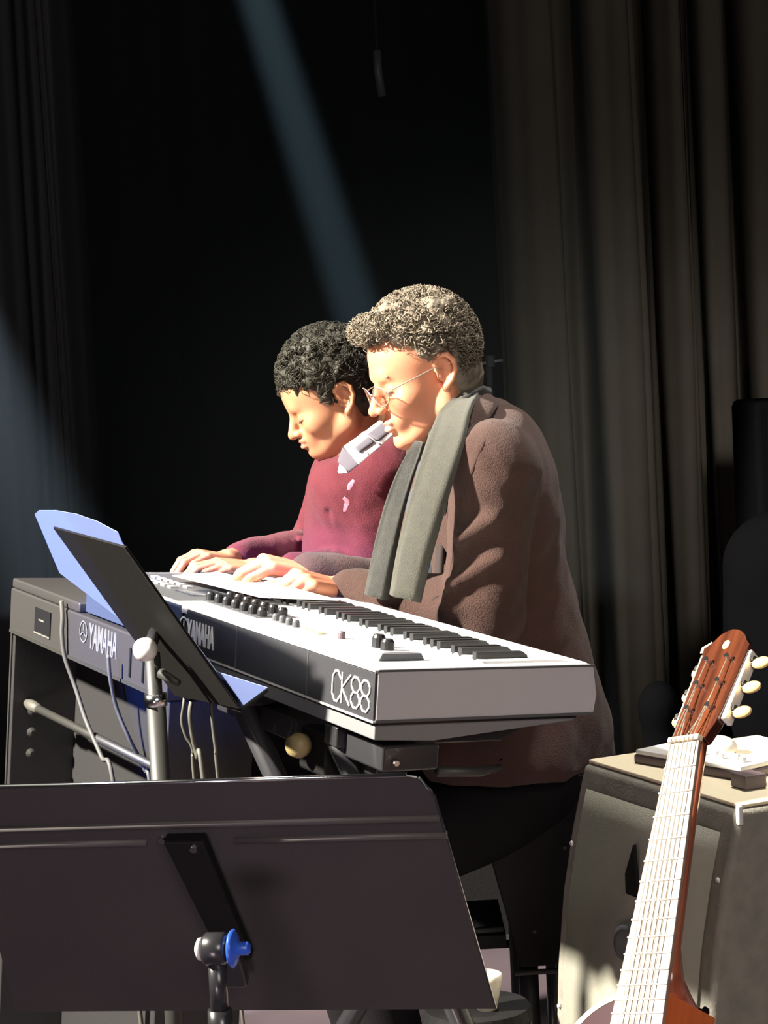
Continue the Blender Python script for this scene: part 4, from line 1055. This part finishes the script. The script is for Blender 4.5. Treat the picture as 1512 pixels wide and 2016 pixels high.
for s in (1, -1):
    hip = bhp + bl2 * .07 * s; kn = np.array([hip[0] - .02, hip[1], .46]); an = np.array([hip[0] + .02, hip[1], .08]); BK.append((hip, kn, an))
    bb_.chain([hip, kn], [.065, .048], .02).chain([kn, an], [.046, .032], .01).cone(an + np.array([.02, 0, -.04]), an + bf * .13 + np.array([0, 0, -.048]), .032, .024, .02)
bb_.mesh('body', .0029, [MT['skin_boy'], MT['lip_boy']], boy, facemat=lips(BT, bs, .79))
def hair_region_boy(p):
    x, y, z = p
    if x > .055: return z > .060
    if x > .022: return z > .030 + (x - .022) * .8
    if x > .010: return z > -.010 + (x - .010) * 2.4
    if x > -.042: return z > .044 or abs(y) < .05
    return z > -.065
bh = Body()
bh.ell((-.008, 0, .052), (.098, .084, .094), k=.01)
bh.ell((-.040, 0, 0), (.062, .070, .070), k=.02)
bh.ell((.118, 0, -.036), (.068, .12, .094), k=.008, op=-1)
bh.ell((.062, 0, -.085), (.060, .12, .080), k=.008, op=-1)
for s in (-1, 1): bh.ell((-.013, s * .088, -.002), (.026, .026, .041), k=.006, op=-1)
bh.ell((-.02, 0, -.100), (.07, .12, .045), k=.01, op=-1)
c = 0
while c < 240:
    v = rs_.normal(size=3); v /= np.linalg.norm(v); p = np.array([-.008, 0, .052]) + v * np.array([.098, .085, .098])
    if not hair_region_boy(p - v * .004): continue
    fl = np.array([.6, 0, -.3]) + rs_.normal(size=3) * .4; fl -= v * (fl @ v); fl /= np.linalg.norm(fl)
    bh.cone(p + v * .003, p + fl * .022 + v * .001, .0085, .003, .003); c += 1
hb = Body(); hb.add(bh, BT, bs)
hb.mesh('hair', .0028, MT['hair_black'], boy, disp=lambda X: .001 * wn(X, 420, 8))
curls('hair_locks', 1500, hair_region_boy, MT['hair_black'], boy, BT, bs, 7, base=((-.008, 0, .052), (.099, .087, .099)), ln=.022, coil=.0016, rad=.0012, flow=(.6, 0, -.3), turns=.6)
for s in (-1, 1):
    onhead('eyebrow', Body().chain([(.0925, .013 * s, .016), (.0925, .026 * s, .0205), (.084, .042 * s, .017)], [.0022, .0028, .0014], .002), BT, bs, .0016, MT['lash'], boy)
    onhead('eyelash', Body().chain([(.0890, .018 * s, -.0085), (.0905, .031 * s, -.0105), (.0840, .044 * s, -.0070)], [.0012, .0016, .0012], .001), BT, bs, .0009, MT['lash'], boy)
sw = Body()
sw.ell(bch, (.100, .155, .135), BRt, .05).ell(bwa, (.102, .145, .17), BRt, .06).cone(bwa, bhp + mz * .02, .11, .115, .05)
sw.cone(s1, s2, .058, .058, .04).cone(at(745, 892, 3.96), bch, .062, .08, .04)
sw.chain([s1, e1], [.064, .050], .012).chain([e1, e1 + (w1_ - e1) * .62], [.048, .036], .01)
sw.chain([s2, e2], [.062, .050], .02).chain([e2, e2 + (w2_ - e2) * .86], [.048, .031], .01)
sw.cone(at(712, 905, 3.93), at(700, 960, 3.90), .066, .09, .02)
sw.plane(at(650, 893, 3.95), mz * .9 + bf * .35, .008)
def fr_(a, b, r, Y, op=1, k=.010): sw.cone(at(*a, Y), at(*b, Y), r, r * .5, k); sw.P[-1] = sw.P[-1][:6] + (op,)
fr_((700, 960), (690, 1035), .006, 3.80, -1); fr_((645, 1010), (648, 1090), .005, 3.84, -1); fr_((720, 945), (735, 925), .006, 3.74, -1)
fr_((590, 1060), (560, 1085), .006, 4.03, 1); fr_((575, 1040), (600, 1095), .005, 4.03, -1); fr_((530, 1068), (545, 1095), .005, 3.93, -1)
swo = sw.mesh('sweater', .005, MT['sweater'], boy, disp=lambda X: .0030 * wn(X * np.array([1, 1, .5]), 50, 12) + .0012 * wn(X, 110, 4))
BN = (-.3, -1, .45)
def bstrip(name, pix, w, m, th=.007): return strip(name, pix, w, th, m, boy, BN)
cl_ = thing('collar', None, None); cl_.parent = boy; cl_.matrix_parent_inverse = boy.matrix_world.inverted(); cl_.matrix_world = Matrix.Translation(Vector(at(710, 890, 3.8)))
def seg(a, b, w, m, th=.006):
    o = strip('collar_stripe', [a, ((a[0] + b[0]) / 2, (a[1] + b[1]) / 2, (a[2] + b[2]) / 2), b], w, th, m, cl_, BN); return o
seg((668, 930, 3.775), (678, 918, 3.765), [0.0075, 0.0325], MT['collar_white'])
seg((676, 919, 3.766), (692, 896, 3.762), [0.0325, 0.0500], MT['collar_grey'])
seg((691, 897, 3.762), (713, 880, 3.765), [0.0500, 0.0475], MT['collar_white'])
seg((712, 881, 3.766), (733, 864, 3.775), [0.0475, 0.0475], MT['collar_white'])
seg((704, 886, 3.758), (730, 866, 3.768), [0.0150, 0.0175], MT['collar_grey'], .0075)
seg((732, 865, 3.775), (765, 838, 3.81), [0.0475, 0.0450], MT['collar_white'])
seg((734, 862, 3.771), (762, 840, 3.805), [0.0275, 0.0275], MT['collar_grey'], .008)
seg((765, 838, 3.81), (790, 822, 3.87), [0.0450, 0.0425], MT['collar_grey'])
bpy.context.view_layer.update()
for pts in ([(697, 945), (690, 955), (686, 965)], [(676, 980), (684, 988), (680, 1000), (678, 1008)]):
    sstrip('emblem', pts, swo, [.007, .012, .006], .003, MT['badge'], boy, .001)
bt_ = Body()
for hip, kn, an in BK: bt_.chain([hip, kn], [.078, .062], .03).chain([kn, an], [.062, .055], .015)
bt_.ell(bhp, (.10, .135, .10), BRt, .03).mesh('trousers', .007, MT['trousers_mauve'], boy, disp=lambda X: .002 * wn(X, 40, 3))
for hip, kn, an in BK:
    Body().cone(an + np.array([.02, 0, -.035]), an + bf * .15 + np.array([0, 0, -.045]), .040, .032, .02).plane((0, 0, .004), (0, 0, -1)).mesh('shoe', .006, MT['case_black'], boy)
